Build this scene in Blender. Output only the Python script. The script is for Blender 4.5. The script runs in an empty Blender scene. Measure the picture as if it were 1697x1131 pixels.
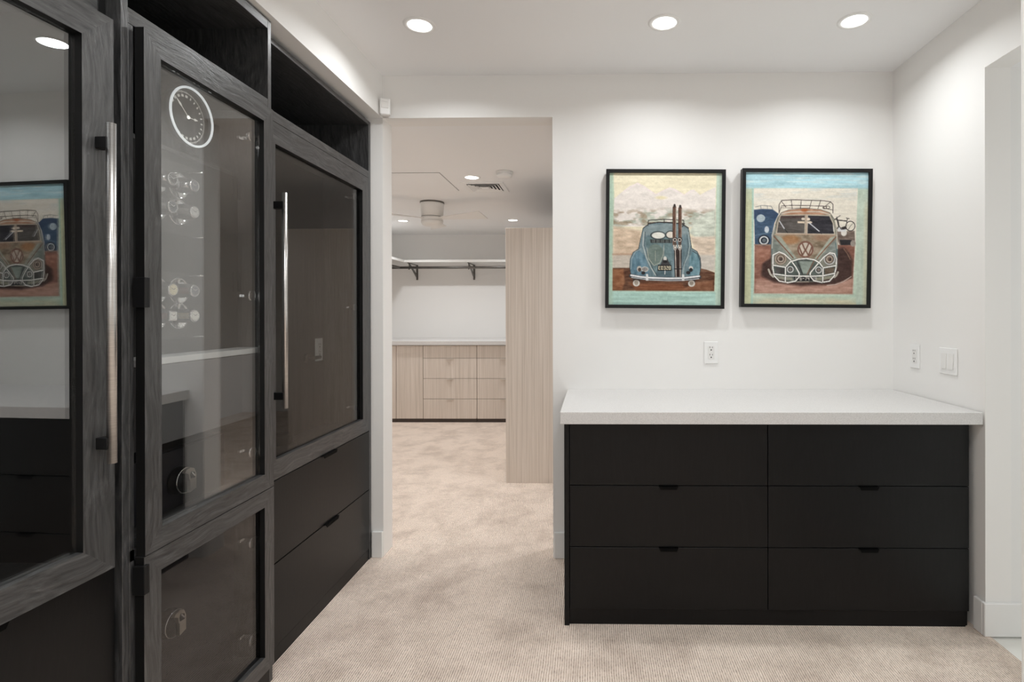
import bpy, bmesh, math, random
import numpy as np
from mathutils import Matrix, Vector
random.seed(7)
scn = bpy.context.scene
COL = scn.collection
PI = math.pi

# ------------------------------------------------------------------ camera
CAM = Vector((0.0, -2.7924, 1.27))
YAW, PITCH, ROLL, FPX = 0.0159, -0.001, -0.0019, 893.3
r_ = Vector((math.cos(YAW), math.sin(YAW), 0)); f_ = Vector((-math.sin(YAW), math.cos(YAW), 0)); u_ = Vector((0, 0, 1))
f_, u_ = f_*math.cos(PITCH)+u_*math.sin(PITCH), u_*math.cos(PITCH)-f_*math.sin(PITCH)
r_, u_ = r_*math.cos(ROLL)+u_*math.sin(ROLL), u_*math.cos(ROLL)-r_*math.sin(ROLL)
cam = bpy.data.cameras.new('camera'); camo = bpy.data.objects.new('camera', cam); COL.objects.link(camo)
camo.matrix_world = Matrix(((r_.x, u_.x, -f_.x, CAM.x), (r_.y, u_.y, -f_.y, CAM.y), (r_.z, u_.z, -f_.z, CAM.z), (0, 0, 0, 1)))
cam.sensor_fit = 'HORIZONTAL'; cam.sensor_width = 36.0; cam.lens = 36.0*FPX/1697.0
cam.shift_x = (848.5-968.04)/1697.0; cam.shift_y = (519.84-565.5)/1697.0
cam.clip_start = 0.02; cam.clip_end = 60
scn.camera = camo

# ------------------------------------------------------------------ world, exposure
w = bpy.data.worlds.new('world'); scn.world = w; w.use_nodes = True
w.node_tree.nodes['Background'].inputs[0].default_value = (0.8, 0.85, 0.9, 1)
w.node_tree.nodes['Background'].inputs[1].default_value = 0.3
scn.view_settings.view_transform = 'Standard'
scn.view_settings.look = 'None'
scn.view_settings.gamma = 1.0
scn.view_settings.use_curve_mapping = False
scn.view_settings.exposure = 0.0
scn.cycles.transparent_max_bounces = 24
scn.cycles.max_bounces = 12
scn.cycles.diffuse_bounces = 8
scn.cycles.sample_clamp_indirect = 6.0
LAMP, LAMP_REAR, LAMP_CLOSET, LAMP_HALL = 4.35, 6.6, 7.3, 1.0     # watts of each recessed lamp
SPREAD = math.radians(152)
GLOW_HALL = 1.3          # glow of the added, unseen hall window
GLOW_REAR = 0.5          # glow of the added window behind the camera

# ------------------------------------------------------------------ materials
def new_mat(name):
    m = bpy.data.materials.new(name); m.use_nodes = True
    nt = m.node_tree; return m, nt, nt.nodes['Principled BSDF']
def N(nt, t, **kw):
    n = nt.nodes.new(t)
    for k, v in kw.items(): setattr(n, k, v)
    return n
def coords(nt, scale, space='Object'):
    tc = N(nt, 'ShaderNodeTexCoord'); mp = N(nt, 'ShaderNodeMapping')
    mp.inputs['Scale'].default_value = scale
    nt.links.new(tc.outputs[space], mp.inputs['Vector']); return mp.outputs['Vector']
def noise(nt, vec, scale, detail=4, rough=.6):
    n = N(nt, 'ShaderNodeTexNoise'); n.inputs['Scale'].default_value = scale
    n.inputs['Detail'].default_value = detail; n.inputs['Roughness'].default_value = rough
    nt.links.new(vec, n.inputs['Vector']); return n.outputs['Fac']
def ramp(nt, fac, stops):
    r = N(nt, 'ShaderNodeValToRGB'); el = r.color_ramp.elements
    while len(el) < len(stops): el.new(0.5)
    for e, (p, c) in zip(el, stops): e.position = p; e.color = (*c, 1) if len(c) == 3 else c
    nt.links.new(fac, r.inputs['Fac']); return r.outputs['Color']
def bump(nt, h, strength, dist, bsdf):
    b = N(nt, 'ShaderNodeBump'); b.inputs['Strength'].default_value = strength; b.inputs['Distance'].default_value = dist
    nt.links.new(h, b.inputs['Height']); nt.links.new(b.outputs['Normal'], bsdf.inputs['Normal'])
def plain(name, col, rough=.5, metal=0.0, spec=.5, var=0.0, vs=8.0):
    m, nt, b = new_mat(name)
    b.inputs['Roughness'].default_value = rough; b.inputs['Metallic'].default_value = metal
    b.inputs['Specular IOR Level'].default_value = spec
    f = noise(nt, coords(nt, (1, 1, 1)), vs, 3)
    lo = [max(0, c*(1-var)) for c in col]; hi = [min(1, c*(1+var)) for c in col]
    nt.links.new(ramp(nt, f, [(.3, lo), (.7, hi)]), b.inputs['Base Color'])
    return m
def paint(name, col, rough=.55):
    m, nt, b = new_mat(name); v = coords(nt, (1, 1, 1))
    b.inputs['Roughness'].default_value = rough; b.inputs['Specular IOR Level'].default_value = .3
    f = noise(nt, v, 1.5, 2)
    nt.links.new(ramp(nt, f, [(.3, [c*.985 for c in col]), (.7, col)]), b.inputs['Base Color'])
    bump(nt, noise(nt, v, 220, 3), .04, .002, b); return m
WALL = paint('wall_paint', (.87, .862, .845))
CEIL = paint('ceiling_paint', (.895, .90, .905), .7)
TRIM = paint('trim_paint', (.84, .84, .83), .3)
CWALL = paint('closet_paint', (.86, .85, .835))

def oak(name, axis, lo, hi, rough, depth=.5, spec=.75):
    m, nt, b = new_mat(name)
    sc = [70, 70, 70]; sc[axis] = 2.6
    v = coords(nt, sc)
    wob = N(nt, 'ShaderNodeTexNoise'); wob.inputs['Scale'].default_value = 3.0
    v0 = coords(nt, (1, 1, 1)); nt.links.new(v0, wob.inputs['Vector'])
    add = N(nt, 'ShaderNodeVectorMath', operation='MULTIPLY_ADD'); add.inputs[1].default_value = (6, 6, 6)
    nt.links.new(wob.outputs['Color'], add.inputs[0]); nt.links.new(v, add.inputs[2])
    g = noise(nt, add.outputs[0], 1.6, 5, .65)
    nt.links.new(ramp(nt, g, [(.34, lo), (.6, [(a+c)/2 for a, c in zip(lo, hi)]), (.75, hi)]), b.inputs['Base Color'])
    b.inputs['Roughness'].default_value = rough; b.inputs['Specular IOR Level'].default_value = spec
    bump(nt, g, depth, .0025, b); return m
OAKV = oak('black_oak_upright', 2, (.018, .018, .0185), (.105, .105, .106), .36)
OAKH = oak('black_oak_lengthwise', 1, (.018, .018, .0185), (.115, .115, .116), .36)
OAKX = oak('black_oak_crosswise', 0, (.010, .010, .0105), (.045, .045, .046), .42)
LAM = oak('black_laminate', 2, (.0055, .0053, .0053), (.009, .0087, .0087), .36, .06, .22)
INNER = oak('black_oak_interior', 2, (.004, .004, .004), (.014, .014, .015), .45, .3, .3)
EDGE = plain('edge_shade_black', (.005, .005, .005), .5, spec=.25, var=.1)  # near-black colour stands in for shade on door edges and reveals
INGREY = plain('interior_grey_laminate', (.11, .11, .115), .5, var=.06)
SHELFW = plain('shelf_edge_white', (.62, .63, .63), .4, var=.03)
BLACKM = plain('black_metal', (.006, .006, .0065), .42, spec=.3, var=.1)
SAFE = plain('safe_black_enamel', (.010, .010, .016), .42, var=.15, vs=30)
CHROME = plain('chrome', (.82, .83, .84), .08, 1.0, var=.02)
PULLB = plain('matt_black_pull', (.0015, .0015, .0016), .7, spec=.08, var=.1)
DKSTEEL = plain('dark_steel', (.16, .15, .14), .35, .9, var=.1)
GOLD = plain('satin_nickel', (.62, .58, .52), .3, 1.0, var=.03)
WPLAST = plain('white_plastic', (.86, .86, .85), .35, var=.01)
DARK = plain('dark_slot', (.02, .02, .02), .6, var=.1)
WENAMEL = plain('white_enamel', (.80, .79, .77), .4, var=.01)
SILV = plain('silver_dial', (.75, .75, .74), .35, .3, var=.05)

def steel():
    m, nt, b = new_mat('brushed_steel'); b.inputs['Metallic'].default_value = 1
    b.inputs['Roughness'].default_value = .3
    g = noise(nt, coords(nt, (30, 30, 900)), 1, 3)
    nt.links.new(ramp(nt, g, [(.3, (.50, .49, .48)), (.7, (.68, .67, .65))]), b.inputs['Base Color'])
    bump(nt, g, .08, .0005, b); return m
STEEL = steel()

def glass(name, tint, ior, gloss_tint=(1, 1, 1)):
    m = bpy.data.materials.new(name); m.use_nodes = True; nt = m.node_tree
    nt.nodes.clear()
    out = N(nt, 'ShaderNodeOutputMaterial'); mix = N(nt, 'ShaderNodeMixShader')
    tr = N(nt, 'ShaderNodeBsdfTransparent'); gl = N(nt, 'ShaderNodeBsdfGlossy'); gl.inputs['Roughness'].default_value = 0.0
    tr.inputs['Color'].default_value = (*tint, 1); gl.inputs['Color'].default_value = (*gloss_tint, 1)
    geo = N(nt, 'ShaderNodeNewGeometry'); mi = N(nt, 'ShaderNodeMix', data_type='FLOAT')
    mi.inputs[2].default_value = ior; mi.inputs[3].default_value = 1/ior
    nt.links.new(geo.outputs['Backfacing'], mi.inputs[0])
    fr = N(nt, 'ShaderNodeFresnel'); nt.links.new(mi.outputs[0], fr.inputs['IOR'])
    nt.links.new(fr.outputs[0], mix.inputs[0]); nt.links.new(tr.outputs[0], mix.inputs[1]); nt.links.new(gl.outputs[0], mix.inputs[2])
    nt.links.new(mix.outputs[0], out.inputs[0]); return m
GLASS1 = glass('mirror_tinted_glass', (.80, .81, .81), 2.55); GLASS2 = glass('smoked_glass', (.94, .945, .94), 2.15)
GLASS3 = glass('dark_tinted_glass', (.70, .70, .69), 1.44); GLASS4 = glass('dark_clear_glass', (.72, .72, .72), 1.42)
ACRYL = glass('clear_acrylic', (.97, .97, .97), 1.25)

def carpet():
    m, nt, b = new_mat('ribbed_carpet'); b.inputs['Roughness'].default_value = .95; b.inputs['Specular IOR Level'].default_value = .1
    b.inputs['Sheen Weight'].default_value = .25
    tc = N(nt, 'ShaderNodeTexCoord'); sep = N(nt, 'ShaderNodeSeparateXYZ'); nt.links.new(tc.outputs['Object'], sep.inputs[0])
    wob = noise(nt, coords(nt, (14, 5, 1)), 1.0, 2)
    def M(op, a, bb=None):
        n = N(nt, 'ShaderNodeMath', operation=op)
        for i, x in enumerate((a, bb)):
            if x is None: continue
            if isinstance(x, (int, float)): n.inputs[i].default_value = x
            else: nt.links.new(x, n.inputs[i])
        return n.outputs[0]
    ph = M('ADD', M('MULTIPLY', sep.outputs['X'], 2*PI/.0085), M('MULTIPLY', wob, 7.0))
    rib = M('MULTIPLY_ADD', M('SINE', ph), .5); rib.node.inputs[2].default_value = .5
    tuft = noise(nt, coords(nt, (330, 75, 1)), 1.0, 2, .7)
    fine = noise(nt, coords(nt, (600, 420, 1)), 1.0, 2)
    h = M('ADD', M('MULTIPLY', rib, .75), M('ADD', M('MULTIPLY', tuft, 1.15), M('MULTIPLY', fine, .5)))
    colr = ramp(nt, M('MULTIPLY', h, .5), [(.30, (.27, .185, .14)), (.45, (.70, .555, .455)), (.60, (.95, .79, .675)), (.75, (1, .87, .76))])
    blot = noise(nt, coords(nt, (1, 1, 1)), 5.0, 6, .68)
    blc = ramp(nt, blot, [(.34, (.76, .735, .72)), (.56, (1, 1, 1))])
    mx = N(nt, 'ShaderNodeMix', data_type='RGBA', blend_type='MULTIPLY'); mx.inputs[0].default_value = 1
    nt.links.new(colr, mx.inputs[6]); nt.links.new(blc, mx.inputs[7]); nt.links.new(mx.outputs[2], b.inputs['Base Color'])
    bump(nt, h, .8, .004, b); return m
CARPET = carpet()

def quartz():
    m, nt, b = new_mat('white_quartz'); b.inputs['Roughness'].default_value = .28
    v = coords(nt, (1, 1, 1)); f = noise(nt, v, 420, 3, .8)
    nt.links.new(ramp(nt, f, [(.35, (.50, .49, .48)), (.5, (.66, .65, .64)), (.68, (.73, .72, .71))]), b.inputs['Base Color']); return m
QUARTZ = quartz()
def palewood(name, axis):
    m, nt, b = new_mat(name); b.inputs['Roughness'].default_value = .45
    sc = [170, 170, 170]; sc[axis] = 1.2
    f = noise(nt, coords(nt, sc), 1, 3, .7)
    nt.links.new(ramp(nt, f, [(.32, (.53, .465, .405)), (.5, (.65, .575, .51)), (.68, (.74, .67, .61))]), b.inputs['Base Color'])
    bump(nt, f, .05, .001, b); return m
PALE = palewood('pale_striped_laminate', 2)
def tile():
    m, nt, b = new_mat('cream_tile'); b.inputs['Roughness'].default_value = .25
    f = noise(nt, coords(nt, (1, 1, 1)), 3, 4)
    nt.links.new(ramp(nt, f, [(.3, (.76, .76, .71)), (.7, (.82, .81, .77))]), b.inputs['Base Color']); return m
TILE = tile()
def emit(name, strength, col=(1, .97, .93)):
    m, nt, b = new_mat(name); b.inputs['Base Color'].default_value = (.9, .9, .9, 1)
    b.inputs['Emission Color'].default_value = (*col, 1); b.inputs['Emission Strength'].default_value = strength; return m
LENS = emit('lamp_lens', 9.0)
GLOWR = emit('glowing_pane_rear', GLOW_REAR, (.96, .985, 1)); GLOWH = emit('glowing_pane_hall', GLOW_HALL, (.96, .985, 1))  # emission of the two added window panes
def painted():
    m, nt, b = new_mat('painted_canvas'); b.inputs['Roughness'].default_value = .5; b.inputs['Specular IOR Level'].default_value = .3
    a = N(nt, 'ShaderNodeAttribute', attribute_name='paint'); nt.links.new(a.outputs['Color'], b.inputs['Base Color'])
    bump(nt, noise(nt, coords(nt, (1, 1, 1)), 160, 4), .15, .002, b); return m
CANVAS = painted()

# ------------------------------------------------------------------ mesh helpers
def box(bm, x0, x1, y0, y1, z0, z1, bev=0.0, mi=0, seg=1):
    r = bmesh.ops.create_cube(bm, size=1.0)
    vs = r['verts']
    for v in vs:
        v.co = Vector(((x0+x1)/2+v.co.x*(x1-x0), (y0+y1)/2+v.co.y*(y1-y0), (z0+z1)/2+v.co.z*(z1-z0)))
    fs = list({f for v in vs for f in v.link_faces})
    for f in fs: f.material_index = mi
    if bev > 0:
        es = list({e for v in vs for e in v.link_edges})
        q = bmesh.ops.bevel(bm, geom=es, offset=bev, segments=seg, affect='EDGES', profile=.5, clamp_overlap=True)
        for f in q['faces']: f.material_index = mi
    return vs
def B(*a, **k):
    bm = bmesh.new(); box(bm, *a, **k); return bm
def prism(bm, pts, vec, mi=0):
    a = [bm.verts.new(p) for p in pts]; b = [bm.verts.new(Vector(p)+Vector(vec)) for p in pts]
    n = len(pts); fs = [bm.faces.new(a), bm.faces.new(b[::-1])]
    for i in range(n): fs.append(bm.faces.new((a[i], b[i], b[(i+1) % n], a[(i+1) % n])))
    for f in fs: f.material_index = mi
    bmesh.ops.recalc_face_normals(bm, faces=fs); return a+b
def axis_mat(p, d):
    d = Vector(d).normalized(); return Matrix.Translation(Vector(p)) @ d.to_track_quat('Z', 'Y').to_matrix().to_4x4()
def cyl(bm, p0, p1, r0, r1=None, seg=24, mi=0):
    p0, p1 = Vector(p0), Vector(p1); r1 = r0 if r1 is None else r1
    q = bmesh.ops.create_cone(bm, cap_ends=True, segments=seg, radius1=r0, radius2=r1, depth=(p1-p0).length,
                              matrix=axis_mat((p0+p1)/2, p1-p0))
    for f in {f for v in q['verts'] for f in v.link_faces}:
        f.material_index = mi; f.smooth = len(f.verts) == 4
def lathe(bm, prof, p, d, seg=32, mi=0, smooth=True):
    M = axis_mat(p, d); rings = []
    for r, h in prof:
        if r < 1e-6: rings.append([bm.verts.new(M @ Vector((0, 0, h)))])
        else: rings.append([bm.verts.new(M @ Vector((r*math.cos(2*PI*i/seg), r*math.sin(2*PI*i/seg), h))) for i in range(seg)])
    for a, b in zip(rings, rings[1:]):
        for i in range(seg):
            j = (i+1) % seg
            if len(a) == 1 and len(b) == 1: continue
            if len(a) == 1: f = bm.faces.new((a[0], b[i], b[j]))
            elif len(b) == 1: f = bm.faces.new((a[i], b[0], a[j]))
            else: f = bm.faces.new((a[i], b[i], b[j], a[j]))
            f.material_index = mi; f.smooth = smooth
def torus(bm, c, d, R, r, seg=40, rs=8, mi=0):
    prof = [(R+r*math.cos(2*PI*k/rs), r*math.sin(2*PI*k/rs)) for k in range(rs+1)]
    lathe(bm, prof, c, d, seg, mi)
def tube(bm, pts, r, seg=10, mi=0):
    pts = [Vector(p) for p in pts]
    for a, b in zip(pts, pts[1:]): cyl(bm, a, b, r, r, seg, mi)
    for p in pts[1:-1]: bmesh.ops.create_icosphere(bm, subdivisions=1, radius=r*1.02, matrix=Matrix.Translation(p))

ORG = {}
def obj(name, bm, mats, parent=None, org=None, kind=None):
    """link a bmesh given in world coordinates as one mesh object"""
    me = bpy.data.meshes.new(name)
    if org is None:
        if parent is not None: org = ORG[parent.name]
        else:
            lo = Vector([min(v.co[i] for v in bm.verts) for i in range(3)]); hi = Vector([max(v.co[i] for v in bm.verts) for i in range(3)])
            org = Vector(((lo.x+hi.x)/2, (lo.y+hi.y)/2, lo.z))
    org = Vector(org)
    bmesh.ops.translate(bm, verts=bm.verts[:], vec=-org)
    bmesh.ops.recalc_face_normals(bm, faces=bm.faces[:])
    bm.to_mesh(me); bm.free()
    for m in (mats if isinstance(mats, (list, tuple)) else [mats]): me.materials.append(m)
    o = bpy.data.objects.new(name, me); COL.objects.link(o)
    ORG[o.name] = org
    if parent is not None: o.parent = parent; o.location = org-ORG[parent.name]
    else: o.location = org
    if kind: o['kind'] = kind
    return o
def thing(name, label, cat, org, group=None):
    o = bpy.data.objects.new(name, None); COL.objects.link(o); o.location = org; ORG[o.name] = Vector(org)
    o.empty_display_size = .05
    tag(o, label, cat, group); return o
def tag(o, label, cat, group=None):
    o['label'] = label; o['category'] = cat
    if group: o['group'] = group
    return o
def struct(name, bm, m, parent=None):
    o = obj(name, bm, m, parent)
    if parent is None: o['kind'] = 'structure'
    return o

# ------------------------------------------------------------------ main dimensions
XL, XR, HC = -1.093, 1.542, 2.507         # soffit face, right wall, ceiling
ZD, XJ, TW = 2.287, -0.207, 0.126         # closet opening: head, right jamb, wall thickness
YN = -4.0                                  # wall behind the camera
YO0, YO1, ZO = -1.49, -0.649, 2.232        # opening in the right wall
XB = -1.62                                 # wall behind the black cabinets
CX0, CX1, CY1 = -2.72, 2.2, 4.15           # closet

# ------------------------------------------------------------------ structure
struct('floor', B(CX0, XR+.012, YN, CY1, -.06, 0), CARPET)
struct('floor_closet', B(XR+.0125, CX1, TW, CY1, -.06, 0), CARPET)
struct('floor_hall', B(XR+.0125, 3.4, YO0-1.2, YO1, -.06, -.006), TILE)
struct('ceiling', B(XL, XR, YN, 0, HC, HC+.1), CEIL)
struct('ceiling_closet', B(CX0, CX1, TW, CY1, ZD, ZD+.1), CEIL)
struct('ceiling_hall', B(XR+.10, 3.4, YO0-1.2, YO1, ZO, ZO+.1), CEIL)
bm = bmesh.new()
box(bm, XB, XL, 0, TW, 0, ZD); box(bm, XJ, XR, 0, TW, 0, ZD); box(bm, XB, XR, 0, TW, ZD, HC+.1)
struct('wall_back', bm, WALL)
struct('wall_soffit', B(XB, XL, YN, 0, ZD, HC+.1), WALL)
struct('wall_left', B(XB-.1, XB, YN, TW, 0, HC), WALL)
bm = bmesh.new()
box(bm, XR, XR+.1, YO1, TW, 0, HC+.1); box(bm, XR, XR+.1, YO0, YO1, ZO, HC+.1)
struct('wall_right', bm, WALL)
struct('wall_pier', B(1.0225, XR+.1, YO0-.12, YO0, 0, HC), WALL)
struct('wall_right_near', B(XR, XR+.1, YN, YO0-.12, 0, HC), WALL)
bm = bmesh.new(); box(bm, XB, -.9, YN-.1, YN, 0, HC); box(bm, 1.1, XR+.1, YN-.1, YN, 0, HC); box(bm, -.9, 1.1, YN-.1, YN, 0, .9); box(bm, -.9, 1.1, YN-.1, YN, 2.2, HC)
struct('wall_behind', bm, WALL)
def window(name, x0, x1, y0, y1, z0, z1, axis, mat):
    f = bmesh.new(); b_ = .05
    if axis == 'y':
        box(f, x0, x0+b_, y0, y1, z0, z1); box(f, x1-b_, x1, y0, y1, z0, z1); box(f, x0+b_, x1-b_, y0, y1, z0, z0+b_); box(f, x0+b_, x1-b_, y0, y1, z1-b_, z1)
        xm_ = (x0+x1)/2; box(f, xm_-.02, xm_+.02, y0, y1, z0+b_, z1-b_); pn = B(x0+b_, x1-b_, (y0+y1)/2-.004, (y0+y1)/2+.004, z0+b_, z1-b_)
    else:
        box(f, x0, x1, y0, y0+b_, z0, z1); box(f, x0, x1, y1-b_, y1, z0, z1); box(f, x0, x1, y0+b_, y1-b_, z0, z0+b_); box(f, x0, x1, y0+b_, y1-b_, z1-b_, z1)
        ym_ = (y0+y1)/2; box(f, x0, x1, ym_-.02, ym_+.02, z0+b_, z1-b_); pn = B((x0+x1)/2-.004, (x0+x1)/2+.004, y0+b_, y1-b_, z0+b_, z1-b_)
    o = struct(name, f, TRIM); obj('glowing_pane', pn, mat, o)
window('window_added_rear', -.899, 1.099, YN-.09, YN-.02, .901, 2.199, 'y', GLOWR)  # added unseen window, brightens the room from behind the camera
struct('wall_hall_side', B(XR+.1, 3.4, YO1, YO1+.1, 0, HC), TRIM)
bm = bmesh.new(); hy0, hy1 = -2.5, -.85
box(bm, 3.4, 3.5, YO0-1.2, hy0, 0, HC); box(bm, 3.4, 3.5, hy1, YO1+.1, 0, HC); box(bm, 3.4, 3.5, hy0, hy1, 0, .25); box(bm, 3.4, 3.5, hy0, hy1, 2.1, HC)
struct('wall_hall_end', bm, WALL); window('window_added_hall', 3.41, 3.48, hy0+.001, hy1-.001, .251, 2.099, 'x', GLOWH)  # window added out of view, glows in through the right opening
struct('wall_hall_near', B(XR+.1, 3.4, YO0-1.3, YO0-1.2, 0, HC), WALL)
struct('wall_closet_back', B(CX0, CX1, CY1, CY1+.1, 0, ZD), CWALL)
struct('wall_closet_left', B(CX0-.1, CX0, 0, CY1+.1, 0, ZD), CWALL)
struct('wall_closet_right', B(CX1, CX1+.1, 0, CY1+.1, 0, ZD), CWALL)
bm = bmesh.new(); box(bm, CX0, XB-.1, 0.02, TW, 0, ZD); box(bm, XR+.1, CX1, 0.02, TW, 0, ZD)
struct('wall_closet_front', bm, CWALL)
# baseboards
def bb(name, x0, x1, y0, y1, h=.13): struct(name, B(x0, x1, y0, y1, 0, h, bev=.0025), TRIM)
bb('baseboard_pier', -1.150, XL-.001, -.015, 0, .135)
bb('baseboard_back', XJ+.006, -.1, -.015, 0, .135)
bb('baseboard_right', XR-.014, XR-.0002, YO1+.0002, -.60, .13)
bb('baseboard_hall', XR-.014, 3.39, YO1-.0155, YO1-.0002, .13)
bb('baseboard_closet_left', CX0, CX0+.014, .13, 3.4, .13)
bb('baseboard_behind', -1.5, XR, YN, YN+.014, .13)

# ------------------------------------------------------------------ recessed ceiling lamps
def downlight(x, y, z, r, watts, label, group):
    t = thing('recessed_light', label, 'light', (x, y, z), group)
    bm = bmesh.new()
    lathe(bm, [(r*.98, -.0005), (r*.98, -.004), (r*1.28, -.0035), (r*1.33, 0.0)], (x, y, z), (0, 0, 1), 40)
    obj('trim_ring', bm, WPLAST, t)
    bm = bmesh.new(); lathe(bm, [(0, -.0015), (r*.98, -.0015)], (x, y, z), (0, 0, 1), 40, smooth=False)
    o = obj('lens', bm, LENS, t)
    ld = bpy.data.lights.new('lamp', 'AREA'); ld.shape = 'DISK'; ld.size = r*1.9; ld.energy = watts; ld.spread = SPREAD; ld.color = (.965, .99, 1)
    lo = bpy.data.objects.new('lamp', ld); COL.objects.link(lo); lo.parent = t; lo.location = (0, 0, -.005)
    for p in o.data.polygons:
        if p.normal.z > 0: p.flip()
    return t
G1 = 'recessed lights of the dressing room ceiling'
downlight(-.74, -.49, HC, .052, LAMP, 'round recessed ceiling light nearest the black cabinets', G1)
downlight(.308, -.49, HC, .052, LAMP, 'round recessed ceiling light in the middle, above the skis painting', G1)
downlight(1.111, -.49, HC, .052, LAMP, 'round recessed ceiling light nearest the right wall', G1)
for i, (x, y) in enumerate([(-.55, -1.85), (.75, -1.95), (.3, -3.2), (-.55, -3.0)]):  # lamps added outside the view to brighten the room
    downlight(x, y, HC, .052, LAMP_REAR, ['added unseen recessed ceiling light toward the cabinets', 'added unseen recessed ceiling light toward the right wall', 'rearmost added unseen recessed ceiling light', 'added unseen recessed ceiling light in the rear by the added window'][i], G1)
G2 = 'recessed lights of the closet ceiling'
downlight(-.902, 1.227, ZD, .05, LAMP_CLOSET, 'recessed closet ceiling light beside the air vent', G2)
downlight(-2.08, 3.094, ZD, .05, LAMP_CLOSET, 'recessed closet ceiling light left of the fan', G2)
downlight(-.87, 3.088, ZD, .05, LAMP_CLOSET, 'recessed closet ceiling light above the pale wardrobe', G2)
downlight(-2.1, 1.3, ZD, .05, LAMP_CLOSET, 'added recessed closet ceiling light hidden behind the left jamb', G2)  # this lamp and the next two are added out of view, brighten the closet
downlight(.5, .6, ZD, .05, LAMP_CLOSET, 'added unseen closet ceiling light behind the dresser wall', G2)
downlight(1.6, .7, ZD, .05, LAMP_CLOSET, 'added unseen closet ceiling light beyond the pale wardrobe', G2)
G3 = 'added recessed lights of the hall ceiling'
downlight(2.35, -1.25, ZO, .06, LAMP_HALL, 'added unseen hall ceiling light outside the right opening', G3)  # added lamp, unseen, lights the hall

# ------------------------------------------------------------------ black cabinets
def mitred(bm, x0, x1, y0, y1, z0, z1, ws, wr, mi_s=0, mi_r=1, wb=None):
    """frame in a plane of constant x: stiles of width ws, rails of width wr"""
    wb = wr if wb is None else wb
    O = [(y0, z0), (y1, z0), (y1, z1), (y0, z1)]; I = [(y0+ws, z0+wb), (y1-ws, z0+wb), (y1-ws, z1-wr), (y0+ws, z1-wr)]
    g = .0003
    for k in range(4):
        a, b = O[k], O[(k+1) % 4]; c, d = I[(k+1) % 4], I[k]
        prism(bm, [(x0, *a), (x0, *b), (x0, *c), (x0, *d)], (x1-x0, 0, 0), mi_r if k % 2 == 0 else mi_s)
    bm.normal_update()
    for f in bm.faces:      # shade put into the edges as plain black, grain only on the faces and lower rebate
        if abs(f.normal.y) > .9 or f.normal.z < -.9: f.material_index = 2
def pull_x(x, y0, y1, ztop, mat, parent):
    """thin edge pull on top of a drawer front facing +x"""
    bm = bmesh.new()
    box(bm, x-.012, x+.011, y0, y1, ztop-.0005, ztop+.0015)
    prism(bm, [(x+.009, y0, ztop), (x+.009, y1, ztop), (x+.009, y1-.006, ztop-.011), (x+.009, y0+.006, ztop-.011)], (.002, 0, 0))
    return obj('pull', bm, mat, parent)
def pull_y(y, x0, x1, ztop, mat, parent, d=.011):
    bm = bmesh.new()
    box(bm, x0, x1, y-d, y+.012, ztop-.0005, ztop+.0015)
    prism(bm, [(x0, y-d, ztop), (x1, y-d, ztop), (x1-.006, y-d, ztop-.012), (x0+.006, y-d, ztop-.012)], (0, .002, 0))
    return obj('pull', bm, mat, parent)
def bar_handle(x, y, z0, z1, door, standoff=.045):
    bm = bmesh.new()
    cyl(bm, (x+standoff, y, z0), (x+standoff, y, z1), .0095, seg=28, mi=0)
    for z in (z0+.045, z1-.045):
        box(bm, x, x+standoff, y-.012, y+.008, z-.013, z+.013, bev=.001, mi=1)
    return obj('handle', bm, [STEEL, BLACKM], door)
def clip_hinge(x, y, z, door):
    bm = bmesh.new()
    box(bm, x-.05, x-.004, y+.018, y+.030, z-.006, z+.006, bev=.001)
    cyl(bm, (x-.012, y, z), (x-.002, y, z), .0175, seg=20)
    box(bm, x-.016, x-.010, y-.006, y+.03, z-.009, z+.009, bev=.001)
    box(bm, x-.058, x-.05, y+.006, y+.034, z-.004, z+.004)
    return obj('hinge', bm, CHROME, door)

# --- near cabinet: tall glass door standing slightly ajar
C1 = thing('display_cabinet', 'tall black oak cabinet at far left, glass door ajar and mirroring a painting', 'cabinet', (-1.4, -1.84, 0), 'black oak glass-door cabinets')
F1, Y10, Y11 = -1.148, -2.14, -1.5385
for y, m_ in ((Y10, OAKV), (Y11-.019, EDGE)): obj('side_panel', B(XB, F1, y, y+.019, 0, 2.281, bev=.0008), m_, C1)  # gap-side panel coloured black for the shade between the cabinets
obj('back_panel', B(XB, XB+.012, Y10+.0195, Y11-.0195, .05, 2.35), INNER, C1)
for z0, z1 in ((.055, .07), (.672, .69), (1.972, 2.003), (2.25, 2.281)):
    obj('shelf', B(XB+.0125, F1, Y10+.0195, Y11-.0195, z0, z1, bev=.0008), OAKH, C1)
obj('plinth', B(F1-.03, F1-.008, Y10+.02, Y11-.02, 0, .054), LAM, C1)
d = obj('drawer', B(F1+.0005, F1+.021, Y10+.002, Y11-.003, .36, .682, bev=.001), LAM, C1); pull_x(F1+.021, -1.9, -1.78, .682, PULLB, d)
d = obj('drawer', B(F1+.0005, F1+.021, Y10+.002, Y11-.003, .058, .357, bev=.001), LAM, C1); pull_x(F1+.021, -1.9, -1.78, .357, PULLB, d)
hx, hy = F1+.001, Y10+.002
bm = bmesh.new(); mitred(bm, hx, hx+.022, hy, hy+.571, .686, 1.947, .074, .069, wb=.066)
door1 = obj('door', bm, [OAKV, OAKH, EDGE], C1, org=(hx, hy, .686))
obj('glass_pane', B(hx+.0015, hx+.0065, hy+.0745, hy+.571-.0745, .7525, 1.8775), GLASS1, door1)
bar_handle(hx+.022, hy+.571-.034, .936, 1.696, door1, .027)
for z in (1.85, 1.32, .80): clip_hinge(hx, hy+.04, z, door1)
door1.rotation_euler.z = -math.radians(2.34)

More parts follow.
